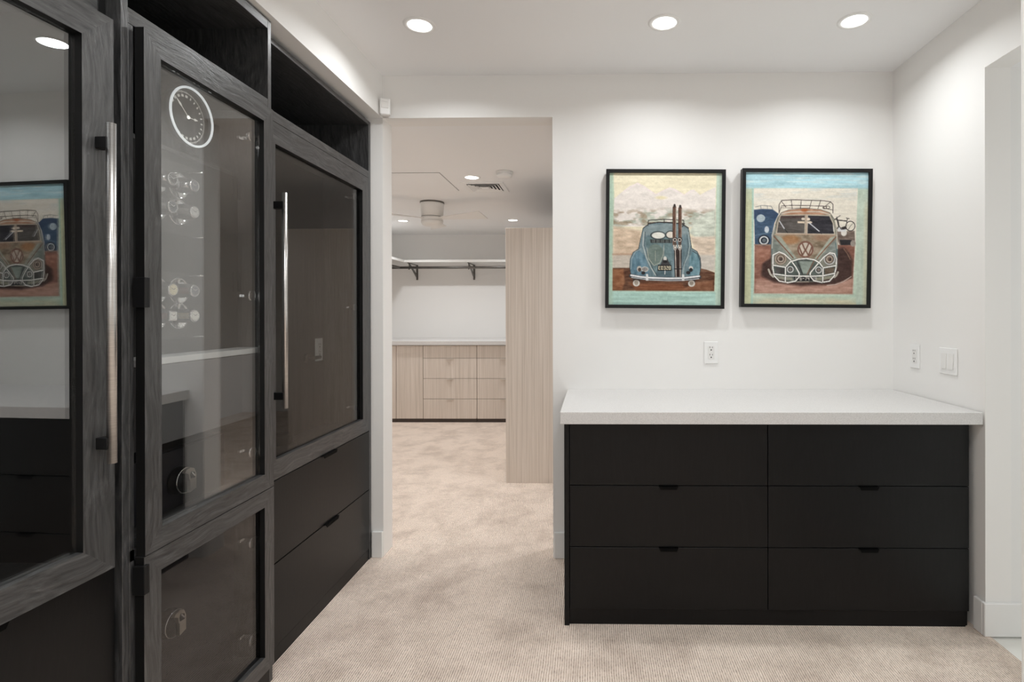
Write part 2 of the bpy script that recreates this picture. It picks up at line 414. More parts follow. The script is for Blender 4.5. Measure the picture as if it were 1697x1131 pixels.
# --- middle cabinet: watches, clock and safes
C2 = thing('watch_cabinet', 'black oak cabinet with two glass doors stacked, holding watches, clock and safes', 'cabinet', (-1.36, -1.24, 0), 'black oak glass-door cabinets')
F2, Y20, Y21 = -1.112, -1.537, -.942
for y in (Y20, Y21-.019): obj('side_panel', B(XB, F2, y, y+.019, 0, 2.281, bev=.0008), OAKV, C2)
yi0, yi1 = Y20+.0195, Y21-.0195
obj('back_panel', B(XB, XB+.012, yi0, yi1, .05, 2.35), INNER, C2)
for z0, z1 in ((.074, .09), (.672, .70), (1.968, 2.006), (2.248, 2.281)):
    obj('shelf', B(XB+.0125, F2, yi0, yi1, z0, z1, bev=.0008), OAKH, C2)
obj('plinth', B(F2-.02, F2-.001, yi0, yi1, 0, .0735), LAM, C2)
obj('face_stile', B(F2-.02, F2, Y20+.0195, -1.5035, .074, 1.9675, bev=.0008), OAKV, C2)
obj('clock_shelf', B(XB+.0125, -1.2335, yi0, yi1, 1.738, 1.756, bev=.0008), OAKH, C2)
lg = obj('ledge_shelf', B(-1.214, -1.126, yi0+.03, yi1, 1.138, 1.155, bev=.0008), SHELFW, C2)
obj('inner_drawer', B(-1.60, -1.127, yi0+.03, yi1-.001, .928, 1.136, bev=.001), INGREY, C2)
hp = obj('hinged_panel', B(-1.233, -1.215, yi0+.003, yi1-.003, 1.156, 1.737, bev=.001), INNER, C2)
for z in (1.69, 1.378):
    bm = bmesh.new(); cyl(bm, (-1.211, -.966, z-.034), (-1.211, -.966, z+.034), .005, seg=12)
    for k in (-.02, 0, .02): cyl(bm, (-1.211, -.966, z+k-.001), (-1.211, -.966, z+k+.001), .0056, seg=12)
    box(bm, -1.2149, -1.2135, -.99, -.967, z-.034, z+.034)
    obj('hinge', bm, BLACKM, hp)
def cab2_door(z0, z1, pz0, pz1, hz, ang, gl):
    x0, yh = F2+.0012, -.9705
    bm = bmesh.new(); mitred(bm, x0, x0+.022, yh-.536, yh, z0, z1, .052, .054, wb=.052)
    dr = obj('door', bm, [OAKV, OAKH, EDGE], C2, org=(x0, yh, z0))
    obj('glass_pane', B(x0+.0015, x0+.0065, yh-.4835, yh-.0525, z0+.0525, z1-.0545), gl, dr)
    bm = bmesh.new(); box(bm, x0-.0006+.001, x0+.030, yh-.545, yh-.5365, pz0, pz1, bev=.001); box(bm, x0+.0222, x0+.030, yh-.5365, yh-.529, pz0, pz1, bev=.001)
    obj('pull', bm, BLACKM, dr)
    for z in hz: clip_hinge(x0, yh-.075, z, dr)
    dr.rotation_euler.z = math.radians(ang); return dr
door2 = cab2_door(.683, 1.964, 1.285, 1.358, (1.85, 1.329, .815), .6, GLASS2)
door2b = cab2_door(.075, .680, .592, .662, (.52, .20), .3, GLASS4)

# --- far cabinet: glass door over two drawers
C3 = thing('wardrobe_cabinet', 'black oak cabinet beside the white doorway, long steel handle and two drawers', 'cabinet', (-1.38, -.47, 0), 'black oak glass-door cabinets')
F3, Y30, Y31 = -1.153, -.9415, -.009
obj('side_panel', B(XB, F3, Y30, Y30+.019, 0, 2.262, bev=.0008), OAKV, C3)
obj('side_panel', B(XB, F3, Y31-.024, Y31, 0, 2.262, bev=.0008), OAKV, C3)
yi0, yi1 = Y30+.0195, Y31-.0245
obj('back_panel', B(-1.402, -1.39, yi0, yi1, .70, 1.967), INNER, C3)
obj('back_panel', B(XB, XB+.012, yi0, yi1, 2.003, 2.24), INNER, C3)
for z0, z1, xf in ((.055, .07, F3-.024), (.669, .70, F3-.024), (1.968, 2.003, F3), (2.242, 2.262, F3)):
    obj('shelf', B(XB+.0125, xf, yi0, yi1, z0, z1, bev=.0008), OAKH, C3)
obj('plinth', B(F3-.02, F3-.004, yi0, yi1, 0, .054), LAM, C3)
obj('filler', B(F3-.06, F3-.03, Y30, Y31, 2.2625, ZD-.0005), LAM, C3)
d = obj('drawer', B(F3-.022, F3, yi0+.001, yi1-.001, .364, .662, bev=.001), LAM, C3); pull_x(F3, -.52, -.40, .662, PULLB, d)
d = obj('drawer', B(F3-.022, F3, yi0+.001, yi1-.001, .058, .360, bev=.001), LAM, C3); pull_x(F3, -.50, -.385, .360, PULLB, d)
bm = bmesh.new(); x0 = F3-.022
mitred(bm, x0, F3, yi0+.001, yi1-.001, .666, 1.966, .072, .078, wb=.072)
door3 = obj('door', bm, [OAKV, OAKH, EDGE], C3)
obj('glass_pane', B(x0+.0015, x0+.0065, yi0+.0735, yi1-.0735, .7385, 1.8875), GLASS3, door3)
bar_handle(F3, -.862, .927, 1.706, door3, .041)
for z in (1.85, 1.30, .80): clip_hinge(x0, yi1-.10, z, door3)

# ------------------------------------------------------------------ things inside the cabinets
# 24-hour clock
cy, cz, cx = -1.146, 1.877, -1.235
CK = thing('round_clock', 'round clock with black face and thin bright rim inside the glass cabinet', 'clock', (cx-.03, cy, 1.756))
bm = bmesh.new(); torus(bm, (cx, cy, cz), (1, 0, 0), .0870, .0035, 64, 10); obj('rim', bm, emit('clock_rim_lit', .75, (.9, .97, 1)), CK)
bm = bmesh.new(); lathe(bm, [(0, -.034), (.084, -.034), (.0845, -.002), (.0835, -.002), (.0825, -.02), (0, -.02)], (cx, cy, cz), (1, 0, 0), 48); obj('case', bm, BLACKM, CK)
bm = bmesh.new(); box(bm, cx-.035, cx-.002, cy-.03, cy+.03, 1.7565, 1.768, bev=.002); box(bm, cx-.03, cx-.012, cy-.012, cy+.012, 1.766, cz-.083); obj('foot', bm, BLACKM, CK)
bm = bmesh.new(); lathe(bm, [(0, -.004), (.0825, -.004), (.0825, -.0025), (0, -.0025)], (cx, cy, cz), (1, 0, 0), 48, smooth=False); obj('glass_cover', bm, ACRYL, CK)
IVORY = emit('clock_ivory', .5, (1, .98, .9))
def hand(name, ang, L, wdt, back=.0):
    bm = bmesh.new(); x = cx-.013
    def P(u, v):   # v along the hand, u across; clockwise angle from the top as seen from +x (right is +y)
        return (x, cy+v*math.sin(ang)+u*math.cos(ang), cz+v*math.cos(ang)-u*math.sin(ang))
    prism(bm, [P(-.0008, 0), P(.0008, 0), P(.0006, L*.55), P(wdt, L*.68), P(0, L), P(-wdt, L*.68), P(-.0006, L*.55)], (.0012, 0, 0))
    cyl(bm, (x-.001, cy, cz), (x+.0022, cy, cz), .0052, seg=16)
    obj(name, bm, IVORY, CK)
hand('hour_hand', 2*PI*5.8/24, .040, .0042); hand('minute_hand', 2*PI*52/60, .064, .0035)
bm = bmesh.new()
for k in range(24):
    a = 2*PI*k/24; R = .064
    for s in (-.8, .8):
        c = Vector((cx-.0185, cy+R*math.sin(a), cz+R*math.cos(a)))
        t_ = Vector((0, math.cos(a), -math.sin(a))); q_ = Vector((0, math.sin(a), math.cos(a)))
        n = 1 if k in (0,) or k >= 10 else 0
        if s < 0 and not n: continue
        cc = c+t_*(s*.003 if n else 0)
        torus(bm, cc+q_*.0016, (1, 0, 0), .0017, .0006, 10, 4); torus(bm, cc-q_*.0018, (1, 0, 0), .0019, .0006, 10, 4)
for k in range(120):
    a = 2*PI*k/120; R0, R1 = (.0735, .0775) if k % 5 else (.0715, .079)
    p0 = Vector((cx-.0195, cy+R0*math.sin(a), cz+R0*math.cos(a))); p1 = Vector((cx-.0195, cy+R1*math.sin(a), cz+R1*math.cos(a)))
    tt = Vector((0, math.cos(a), -math.sin(a)))*.0004
    prism(bm, [p0-tt, p0+tt, p1+tt, p1-tt], (.0006, 0, 0))
obj('dial_marks', bm, IVORY, CK)

# watch winders and watches
CUSH = plain('winder_cushion', (.02, .02, .022), .8, var=.1)
def winder(zs, z0, z1, label):
    t = thing('watch_winder', label, 'watch winder', (-1.19, -1.253, z0), 'watch winders in the glass cabinet')
    obj('acrylic_panel', B(-1.158, -1.155, -1.40, -1.212, z0, z1, bev=.0006), ACRYL, t)
    for z in (z0+.003, z1-.003):
        bm = bmesh.new(); cyl(bm, (-1.2145, -1.215, z), (-1.1535, -1.215, z), .002, seg=10); obj('standoff', bm, CHROME, t)
    for y in (-1.232, -1.314):
        for z in zs:
            bm = bmesh.new(); torus(bm, (-1.212, y, z), (1, 0, 0), .037, .0014, 40, 6)
            lathe(bm, [(.0365, 0), (.034, -.0022), (0, -.0025)], (-1.2122, y, z), (1, 0, 0), 40); obj('cup', bm, [CHROME], t)
            bm = bmesh.new(); cyl(bm, (-1.192, y, z-.02), (-1.192, y, z+.02), .0185, seg=24); obj('cushion', bm, CUSH, t)
winder((1.645, 1.568), 1.492, 1.690, 'clear acrylic watch winder panel below the round clock')
winder((1.337, 1.264), 1.200, 1.385, 'clear acrylic watch winder panel above the white ledge')
GW = 'wrist watches in the glass cabinet'
def watch(y, z, dial, strap, case, label, square=False, wide=.0085):
    t = thing('wrist_watch', label, 'watch', (-1.192, y, z-.015), GW)
    bm = bmesh.new(); R, H = .0195, wide
    lathe(bm, [(R, -H), (R+.0016, -H), (R+.0016, H), (R, H), (R, -H)], (-1.192, y, z), (0, 0, 1), 32); obj('strap', bm, strap, t)
    bm = bmesh.new(); x = -1.1715
    if square: box(bm, x, x+.008, y-.015, y+.015, z-.014, z+.014, bev=.003, seg=2)
    else: lathe(bm, [(0, 0), (.0155, 0), (.0185, .002), (.0185, .006), (.0165, .0085), (.0155, .0085), (.0152, .0075), (0, .0075)], (x, y, z), (1, 0, 0), 32)
    obj('case', bm, case, t)
    bm = bmesh.new()
    if square: box(bm, x+.0081, x+.0086, y-.0115, y+.0115, z-.0105, z+.0105)
    else: lathe(bm, [(0, .0079), (.0148, .0079)], (x, y, z), (1, 0, 0), 28, smooth=False)
    dl = obj('dial', bm, dial, t)
    bm = bmesh.new(); xx = x+.0088
    for a, L in ((.9, .008), (-1.1, .011)):
        dy, dz = math.sin(a), math.cos(a)
        prism(bm, [(xx, y-dz*.0005, z+dy*.0005), (xx, y+dz*.0005, z-dy*.0005), (xx, y+dy*L+dz*.0003, z+dz*L-dy*.0003), (xx, y+dy*L-dz*.0003, z+dz*L+dy*.0003)], (.0003, 0, 0))
    for k in range(12):
        a = k*PI/6; r = .0125 if not square else .0095
        box(bm, xx-.0004, xx+.0002, y+r*math.sin(a)-.0006, y+r*math.sin(a)+.0006, z+r*math.cos(a)-.0006, z+r*math.cos(a)+.0006)
    dk = dial in (D_BLK, D_BLU, D_SLATE)
    obj('hands', bm, SILV if dk else DARK, t)
    bm = bmesh.new(); cyl(bm, (x+.004, y+.0183, z), (x+.004, y+.022, z), .002, seg=10); obj('crown', bm, case, t)
D_BLK = plain('dial_black', (.02, .02, .022), .25); D_BLU = plain('dial_dark_blue', (.03, .045, .06), .25); D_SLATE = plain('dial_slate', (.16, .17, .20), .3)
D_CRM = plain('dial_cream', (.88, .80, .55), .4); D_WHT = plain('dial_white', (.92, .91, .86), .4)
S_BLK = plain('strap_black_leather', (.015, .014, .014), .6); S_OLV = plain('strap_olive_leather', (.20, .17, .10), .7); S_BRN = plain('strap_dark_red_leather', (.07, .015, .012), .6)
ya, yb = -1.314, -1.232
watch(ya, 1.645, D_BLK, CHROME, CHROME, 'steel watch with black dial, top left of the upper winder')
watch(yb, 1.645, D_SLATE, CHROME, CHROME, 'steel watch with slate grey dial, top right of the upper winder')
watch(ya, 1.568, D_BLU, DKSTEEL, CHROME, 'dark blue dial watch, bottom left of the upper winder')
watch(yb, 1.568, SILV, DKSTEEL, CHROME, 'silver dial watch, bottom right of the upper winder')
watch(ya, 1.337, D_CRM, S_BLK, CHROME, 'cream dial watch on black strap, top left of the lower winder')
watch(yb, 1.337, D_SLATE, S_BRN, CHROME, 'grey chronograph watch, top right of the lower winder')
watch(ya, 1.264, D_WHT, S_BRN, CHROME, 'square steel watch with white dial in the lower winder', square=True)
watch(yb, 1.264, D_WHT, S_OLV, CHROME, 'white dial watch on olive strap in the lower winder')

# safes
def safe(y0, y1, z0, z1, x, ky, kz, label):
    t = thing('safe', label, 'safe', (x-.15, (y0+y1)/2, z0), 'black safes in the glass cabinet')
    obj('body', B(x-.34, x-.012, y0, y1, z0, z1, bev=.004), SAFE, t)
    obj('door', B(x-.0115, x, y0+.004, y1-.004, z0+.004, z1-.004, bev=.003, seg=2), SAFE, t)
    bm = bmesh.new(); lathe(bm, [(0, 0), (.041, 0), (.041, .004), (.037, .024), (.036, .026), (0, .026)], (x, ky, kz), (1, 0, 0), 40); k = obj('knob', bm, BLACKM, t)
    bm = bmesh.new(); torus(bm, (x+.0255, ky, kz), (1, 0, 0), .0365, .0012, 48, 6); obj('knob_ring', bm, CHROME, k)
    bm = bmesh.new(); X = x+.0262
    a = [(ky-.012+.014*0+.006, kz+.034)]
    # U-shaped bright grip with a sensor window
    pts = [(.002, -.036), (.026, -.030), (.026, .012), (.018, .030), (.004, .036), (-.012, .033), (-.018, .026), (-.004, .018), (-.002, .004), (.002, -.002)]
    prism(bm, [(X, ky+p, kz+q) for p, q in pts], (.010, 0, 0)); obj('grip', bm, GOLD, k)
    bm = bmesh.new(); prism(bm, [(X+.0101, ky+p, kz+q) for p, q in [(.003, .004), (.020, .002), (.020, .018), (.006, .024), (.001, .016)]], (.0006, 0, 0)); obj('sensor_window', bm, DARK, k)
    bm = bmesh.new(); prism(bm, [(X+.0108, ky+p, kz+q) for p, q in [(.006, .020), (.018, .006), (.020, .009), (.009, .022)]], (.0005, 0, 0)); obj('sensor_glint', bm, CHROME, k)
    return t
safe(-1.515, -1.027, .7005, .878, -1.215, -1.235, .783, 'black safe with round fingerprint knob behind the upper glass door')
safe(-1.515, -1.000, .0905, .58, -1.205, -1.29, .395, 'black safe with round fingerprint knob behind the lower glass door')

# inside the far cabinet
t = thing('wall_hook', 'small black hook with round base on the cabinet back panel', 'hook', (-1.389, -.21, 1.0))
bm = bmesh.new(); cyl(bm, (-1.3897, -.21, 1.055), (-1.372, -.21, 1.055), .021, .019, 24); obj('base', bm, BLACKM, t)
bm = bmesh.new(); cyl(bm, (-1.372, -.21, 1.055), (-1.345, -.21, 1.055), .007, seg=12); cyl(bm, (-1.345, -.22, 1.055), (-1.345, -.155, 1.055), .0085, seg=14); obj('lever', bm, BLACKM, t)
def outlet(org, axis, w_, h_, label, group='electrical outlets', plug=True):
    """axis 'y': on a wall facing -y; axis 'x': facing +x (s=1) or -x (s=-1)"""
    t = thing('electrical_outlet', label, 'outlet', org, group)
    def pl(u0, u1, v0, v1, d0, d1, bev=0):
        x, y, z = org
        if axis == 'y': return B(x+u0, x+u1, y-d1, y-d0, z+v0, z+v1, bev=bev)
        s = 1 if axis == 'x' else -1
        return B(min(x+s*d0, x+s*d1), max(x+s*d0, x+s*d1), y+u0, y+u1, z+v0, z+v1, bev=bev)
    obj('cover_plate', pl(-w_/2, w_/2, 0, h_, .0003, .006, .002), WPLAST, t)
    obj('receptacle', pl(-.0165, .0165, h_/2-.033, h_/2+.033, .0062, .0078, .0006), WENAMEL, t)
    bm = bmesh.new()
    tmp = []
    for zc in (h_/2-.017, h_/2+.021):
        for u0, u1, v0, v1 in ((-.008, -.0055, .003, .011), (.0055, .008, .003, .010), (-.003, .003, -.010, -.004)):
            b2 = pl(u0, u1, zc+v0, zc+v1, .0079, .0083); me = bpy.data.meshes.new('tmp'); b2.to_mesh(me); b2.free(); bm.from_mesh(me); bpy.data.meshes.remove(me)
    obj('slots', bm, DARK, t); return t
outlet((-1.3898, -.085, 1.03), 'x', .07, .114, 'outlet plate inside the black cabinet beside the doorway')
t = thing('round_tin', 'low round black tin standing on the cabinet floor', 'tin', (-1.27, -.62, .7003))
bm = bmesh.new(); lathe(bm, [(0, .0003), (.055, .0003), (.058, .004), (.058, .04), (0, .04)], (-1.27, -.62, .7), (0, 0, 1), 40); obj('base', bm, BLACKM, t)
bm = bmesh.new(); lathe(bm, [(0, .0403), (.045, .0403), (.045, .075), (.043, .078), (0, .078)], (-1.27, -.62, .7), (0, 0, 1), 40); obj('lid', bm, BLACKM, t)

# ------------------------------------------------------------------ dresser and worktop
DR = thing('dresser', 'black six-drawer dresser under the white countertop', 'dresser', (.7, -.3, 0))
DX0, DX1, DF, DT = -.117, 1.515, -.606, .8255
obj('side_panel', B(DX0, DX0+.02, DF, -.016, 0, DT, bev=.0008), LAM, DR)
obj('side_panel', B(DX1-.012, DX1, DF+.02, -.016, 0.0, DT, bev=.0008), LAM, DR)
obj('carcass', B(DX0+.0205, DX1-.0125, DF+.024, -.016, .066, DT-.0005), DARK, DR)
obj('plinth', B(DX0+.0205, DX1-.0125, DF+.012, DF+.0235, 0, .064), LAM, DR)
xm = .706; zz = [(.5705, .8225), (.3205, .5675), (.0675, .3175)]
for x0, x1 in ((DX0+.0225, xm-.0015), (xm+.0015, DX1-.005)):
    for k, (z0, z1) in enumerate(zz):
        d = obj('drawer', B(x0, x1, DF+.002, DF+.0235, z0, z1, bev=.001), LAM, DR)
        xc = (x0+x1)/2
        if k > 0: pull_y(DF+.002, xc-.0385, xc+.0385, z1, PULLB, d)
tag(obj('countertop', B(-.131, XR-.006, -.646, -.0005, .826, .8745, bev=.002, seg=2), QUARTZ), 'white speckled quartz countertop on the black dresser', 'countertop')

# ------------------------------------------------------------------ wall plates, sensor
outlet((.6095, 0, 1.007), 'y', .072, .114, 'white electrical outlet on the back wall under the paintings')
outlet((XR, -.193, 1.003), '-x', .072, .114, 'white electrical outlet on the right wall next to the switches')
t = thing('light_switch', 'white double rocker light switch on the right wall', 'switch', (XR, -.434, 1.001))
obj('cover_plate', B(XR-.006, XR-.0003, -.492, -.376, 1.001, 1.115, bev=.002), WPLAST, t)
for y in (-.457, -.411):
    bm = bmesh.new(); prism(bm, [(XR-.0062, y-.0165, 1.025), (XR-.0062, y-.0165, 1.091), (XR-.0075, y-.0165, 1.091), (XR-.0115, y-.0165, 1.025)], (0, .033, 0)); obj('rocker', bm, WENAMEL, t)
t = thing('motion_sensor', 'small white motion sensor box in the corner above the doorway', 'sensor', (-1.066, -.02, 2.285))
def rbox(bm, c, sx, sy, sz, ang, bev, seg=3):
    vs = set(box(bm, -sx/2, sx/2, -sy/2, sy/2, -sz/2, sz/2)); 
    es = list({e for v in vs for e in v.link_edges})
    n0 = set(bm.verts)-vs
    bmesh.ops.bevel(bm, geom=es, offset=bev, segments=seg, affect='EDGES', profile=.5)
    M = Matrix.Translation(c) @ Matrix.Rotation(ang, 4, 'Z')
    for v in bm.verts:
        if v not in n0: v.co = M @ v.co
bm = bmesh.new(); rbox(bm, (-1.062, -.045, 2.327), .052, .032, .086, math.radians(22), .007); hb = obj('housing', bm, WPLAST, t)
bm = bmesh.new(); rbox(bm, (-1.0565, -.0605, 2.335), .034, .004, .034, math.radians(22), .0018); obj('lens', bm, WENAMEL, t)
bm = bmesh.new(); cyl(bm, (-1.07, -.002, 2.30), (-1.066, -.04, 2.30), .009, seg=14); obj('bracket', bm, WPLAST, t)

# ------------------------------------------------------------------ paintings (colours computed per vertex)
rng = np.random.default_rng(5)
class Art:
    def __init__(s, x0, x1, y0, y1, step):
        s.x = np.arange(x0, x1+.1, step); s.y = np.arange(y0, y1+.1, step)
        s.X, s.Y = np.meshgrid(s.x, s.y); s.C = np.zeros(s.X.shape+(3,)); s.step = step
    def vn(s, sx, sy, seed=0):
        g = np.random.default_rng(seed).random((90, 90)); u = (s.X/sx) % 88; v = (s.Y/sy) % 88
        i, j = u.astype(int), v.astype(int); a, b = u-i, v-j; a = a*a*(3-2*a); b = b*b*(3-2*b)
        return (g[j, i]*(1-a)+g[j, i+1]*a)*(1-b)+(g[j+1, i]*(1-a)+g[j+1, i+1]*a)*b
    def fb(s, sx, sy, seed=0): return (s.vn(sx, sy, seed)+.5*s.vn(sx/2, sy/2, seed+1)+.25*s.vn(sx/4, sy/4, seed+2))/1.75
    def put(s, m, col, var=0, seed=0, sx=40, sy=20):
        c = np.array(col, float)
        if c.ndim == 1: c = np.broadcast_to(c, s.C.shape)
        if var: c = c+(s.fb(sx, sy, seed)[..., None]-.5)*2*var
        s.C = s.C*(1-m[..., None])+c*m[..., None]
    def seg(s, a, b):
        ax, ay = a; bx, by = b; dx, dy = bx-ax, by-ay; L = dx*dx+dy*dy+1e-9
        t = np.clip(((s.X-ax)*dx+(s.Y-ay)*dy)/L, 0, 1); return np.hypot(s.X-ax-t*dx, s.Y-ay-t*dy)
    def line(s, pts, w_, col, soft=2.0, close=False, a=1.0):
        if close: pts = list(pts)+[pts[0]]
        d = np.min([s.seg(p, q) for p, q in zip(pts, pts[1:])], axis=0)
        s.put(np.clip((w_/2-d)/soft+.5, 0, 1)*a, col)
    def poly(s, pts, col, soft=3.0, **k):
        ins = np.zeros(s.X.shape, bool); n = len(pts)
        for i in range(n):
            (x1, y1), (x2, y2) = pts[i], pts[(i+1) % n]
            if y1 == y2: continue
            ins ^= ((y1 > s.Y) != (y2 > s.Y)) & (s.X < (x2-x1)*(s.Y-y1)/(y2-y1)+x1)
        d = np.min([s.seg(pts[i], pts[(i+1) % n]) for i in range(n)], axis=0)
        a = k.pop('a', 1.0)
        m = np.clip(np.where(ins, d, -d)/soft+.5, 0, 1)*a; s.put(m, col, **k); return m
    def ell(s, c, rx, ry, col, soft=3.0, **k):
        q = np.hypot((s.X-c[0])/rx, (s.Y-c[1])/ry); a = k.pop('a', 1.0)
        s.put(np.clip((1-q)*min(rx, ry)/soft+.5, 0, 1)*a, col, **k)
    def ring(s, c, rx, ry, w_, col, soft=2.5, a=1.0):
        q = abs(np.hypot((s.X-c[0])/rx, (s.Y-c[1])/ry)-1)*min(rx, ry)
        s.put(np.clip((w_/2-q)/soft+.5, 0, 1)*a, col)
    FONT = {'0': '757', '1': '', }
    def text(s, txt, x, y, hgt, col, w_=4):
        G = {'0': [[(0, 0), (1, 0), (1, 2), (0, 2), (0, 0)]], '1': [[(.5, 0), (.5, 2)]], '2': [[(0, 0), (1, 0), (1, 1), (0, 1), (0, 2), (1, 2)]],
             '3': [[(0, 0), (1, 0), (1, 2), (0, 2)], [(0, 1), (1, 1)]], '4': [[(0, 0), (0, 1), (1, 1)], [(1, 0), (1, 2)]], '6': [[(1, 0), (0, 0), (0, 2), (1, 2), (1, 1), (0, 1)]],
             '7': [[(0, 0), (1, 0), (.4, 2)]], '8': [[(0, 0), (1, 0), (1, 2), (0, 2), (0, 0)], [(0, 1), (1, 1)]], 'E': [[(1, 0), (0, 0), (0, 2), (1, 2)], [(0, 1), (.8, 1)]],
             '-': [[(0, 1), (1, 1)]], 'A': [[(0, 2), (.5, 0), (1, 2)], [(.2, 1.3), (.8, 1.3)]], ' ': []}
        cw = hgt*.5
        for ch in txt:
            for st in G[ch]: s.line([(x+p*cw, y+q*hgt/2) for p, q in st], w_, col, 2.0)
            x += cw*1.62

def art_beetle():
    A = Art(88, 942, 78, 1070, 3.3); X, Y = A.X, A.Y
    A.put(np.ones_like(X), (196, 208, 180), 16, 1, 160, 26)
    t = np.clip((Y-80)/140, 0, 1)
    A.put((1-t)*.9, (234, 222, 186), 10, 2, 120, 18)
    A.put(np.clip((Y-950)/25, 0, 1), (168, 206, 194), 22, 3, 170, 16)
    A.put(np.clip((128-X)/18, 0, 1)*.8, (174, 206, 186), 10, 4, 30, 90)
    A.put(np.clip((X-893)/12, 0, 1)*.9, (184, 208, 190), 14, 5, 30, 120)
    inn = [(118, 92), (898, 92), (896, 300), (892, 600), (890, 962), (118, 962), (120, 500), (126, 300)]
    A.poly(inn, (234, 224, 192), 5, var=14, seed=6, sx=150, sy=20)
    A.poly([(124, 270), (190, 215), (240, 175), (300, 152), (350, 172), (440, 236), (500, 205), (545, 186), (590, 196), (655, 240), (700, 203), (730, 202), (775, 240), (840, 205), (893, 180), (893, 480), (120, 480)], (231, 222, 214), 6, var=13, seed=9, sx=90, sy=24)
    A.line([(200, 215), (300, 154), (440, 238), (545, 188), (655, 240), (730, 204)], 9, (240, 222, 222), 6, a=.6)
    A.ell((480, 262), 40, 12, (228, 214, 150), 12, a=.6)
    hm = np.clip((Y-330)/50, 0, 1)*np.clip((500-Y)/40, 0, 1)*(X > 120)*(X < 893)
    n = A.fb(60, 26, 12)
    A.put(hm*np.clip((n-.42)*5, 0, 1)*.8, (166, 176, 158), 34, 13, 30, 14)
    A.put(hm*np.clip((A.fb(70, 30, 15)-.52)*6, 0, 1)*.75, (160, 138, 112), 15, 14, 30, 14)
    A.poly([(690, 520), (760, 420), (830, 370), (893, 350), (893, 560), (740, 560)], (200, 206, 190), 20, var=34, seed=17, sx=50, sy=18)
    A.poly([(120, 480), (330, 510), (330, 700), (120, 720)], (204, 174, 148), 24, var=40, seed=18, sx=60, sy=22, a=.8)
    A.poly([(700, 555), (893, 550), (893, 720), (760, 690)], (208, 186, 166), 20, var=36, seed=19, sx=50, sy=18, a=.85)
    A.poly([(118, 690), (330, 690), (330, 800), (118, 800)], (196, 184, 170), 16, var=16, seed=20, sx=80, sy=10)
    A.poly([(760, 690), (893, 690), (893, 812), (760, 800)], (203, 194, 182), 14, var=14, seed=21, sx=80, sy=10)
    A.line([(120, 690), (300, 686)], 14, (172, 128, 98), 12, a=.6)
    A.poly([(118, 792), (260, 790), (780, 790), (830, 800), (893, 822), (890, 962), (118, 962)], (96, 58, 36), 6, var=44, seed=22, sx=90, sy=14)
    A.poly([(118, 800), (200, 800), (210, 900), (190, 958), (118, 958)], (158, 100, 62), 14, var=30, seed=23, a=.8)
    A.poly([(240, 905), (640, 905), (690, 955), (300, 960)], (130, 74, 42), 20, var=26, seed=24, sx=120, sy=10)
    A.poly([(730, 900), (880, 880), (885, 955), (640, 958)], (146, 92, 60), 14, var=30, seed=25, a=.7)
    # car
    body = [(330, 560), (345, 495), (385, 462), (470, 446), (560, 446), (640, 462), (690, 492), (702, 560), (716, 640), (757, 664), (782, 712), (788, 772), (776, 852), (640, 872), (400, 868), (258, 850), (246, 790), (250, 724), (272, 674), (312, 648)]
    A.poly(body, (104, 128, 136), 3, var=26, seed=30, sx=26, sy=60)
    A.poly([(350, 500), (390, 470), (560, 455), (680, 490), (690, 540), (350, 545)], (132, 148, 150), 14, var=14, seed=31, a=.8)
    A.poly([(360, 560), (560, 560), (560, 840), (440, 840), (380, 700)], (98, 124, 128), 10, var=24, seed=32, sx=30, sy=50)
    A.poly([(252, 800), (250, 724), (276, 676), (320, 660), (360, 700), (390, 790), (400, 848), (262, 846)], (86, 122, 140), 6, var=34, seed=33, sx=24, sy=70)
    A.poly([(690, 820), (700, 720), (722, 664), (760, 676), (782, 722), (786, 800), (774, 848), (690, 850)], (102, 140, 152), 6, var=34, seed=34, sx=24, sy=70)
    A.poly([(480, 760), (560, 740), (570, 860), (430, 860)], (66, 88, 98), 10, var=18, seed=35, a=.7)
    for pts, w_, c in ([(body), 5, (44, 50, 52)],): A.line(pts, w_, c, 2.5, True, .8)
    A.line([(352, 520), (345, 620), (372, 710), (410, 790), (445, 846)], 7, (176, 184, 180), 3); A.line([(362, 520), (358, 620), (384, 710), (420, 790), (455, 846)], 4, (60, 72, 76), 3)
    A.line([(690, 520), (702, 620), (690, 700), (660, 760), (650, 850)], 6, (160, 174, 172), 3); A.line([(680, 540), (690, 630), (676, 700), (650, 780)], 4, (62, 78, 84), 3)
    A.line([(330, 648), (290, 668), (262, 720), (256, 800)], 5, (150, 168, 172), 3); A.line([(722, 660), (760, 684), (780, 730), (784, 810)], 5, (48, 60, 66), 3)
    A.ell((440, 690), 64, 80, (112, 126, 114), 10, var=16, seed=36, a=.7); A.line([(376, 640), (390, 720), (430, 772), (475, 752), (500, 690), (505, 620)], 4, (174, 176, 164), 3)
    A.line([(505, 600), (508, 700)], 3, (150, 160, 156), 2); A.line([(440, 660), (442, 740)], 3, (170, 174, 160), 2)
    A.ell((460, 545), 60, 32, (56, 66, 68), 3); A.ell((462, 545), 50, 24, (226, 224, 214), 4, var=8, seed=40)
    A.ell((556, 540), 42, 32, (56, 66, 68), 3); A.ell((556, 540), 33, 24, (222, 212, 198), 4, var=8, seed=41)
    A.poly([(398, 574), (570, 574), (566, 602), (404, 602)], (58, 64, 64), 4)
    for k in range(14): A.line([(408+k*11.5, 578), (408+k*11.5, 598)], 3, (118, 124, 120) if k % 3 else (30, 32, 32), 2)
    # plate, lamps
    A.poly([(500, 716), (530, 716), (556, 768), (480, 768)], (62, 60, 62), 6); A.ell((515, 720), 13, 18, (206, 204, 196), 4); A.ell((515, 742), 17, 12, (22, 22, 24), 4)
    A.poly([(462, 766), (564, 768), (566, 810), (458, 810)], (18, 16, 15), 4); A.text('E0328', 467, 777, 24, (242, 230, 196), 3.6)
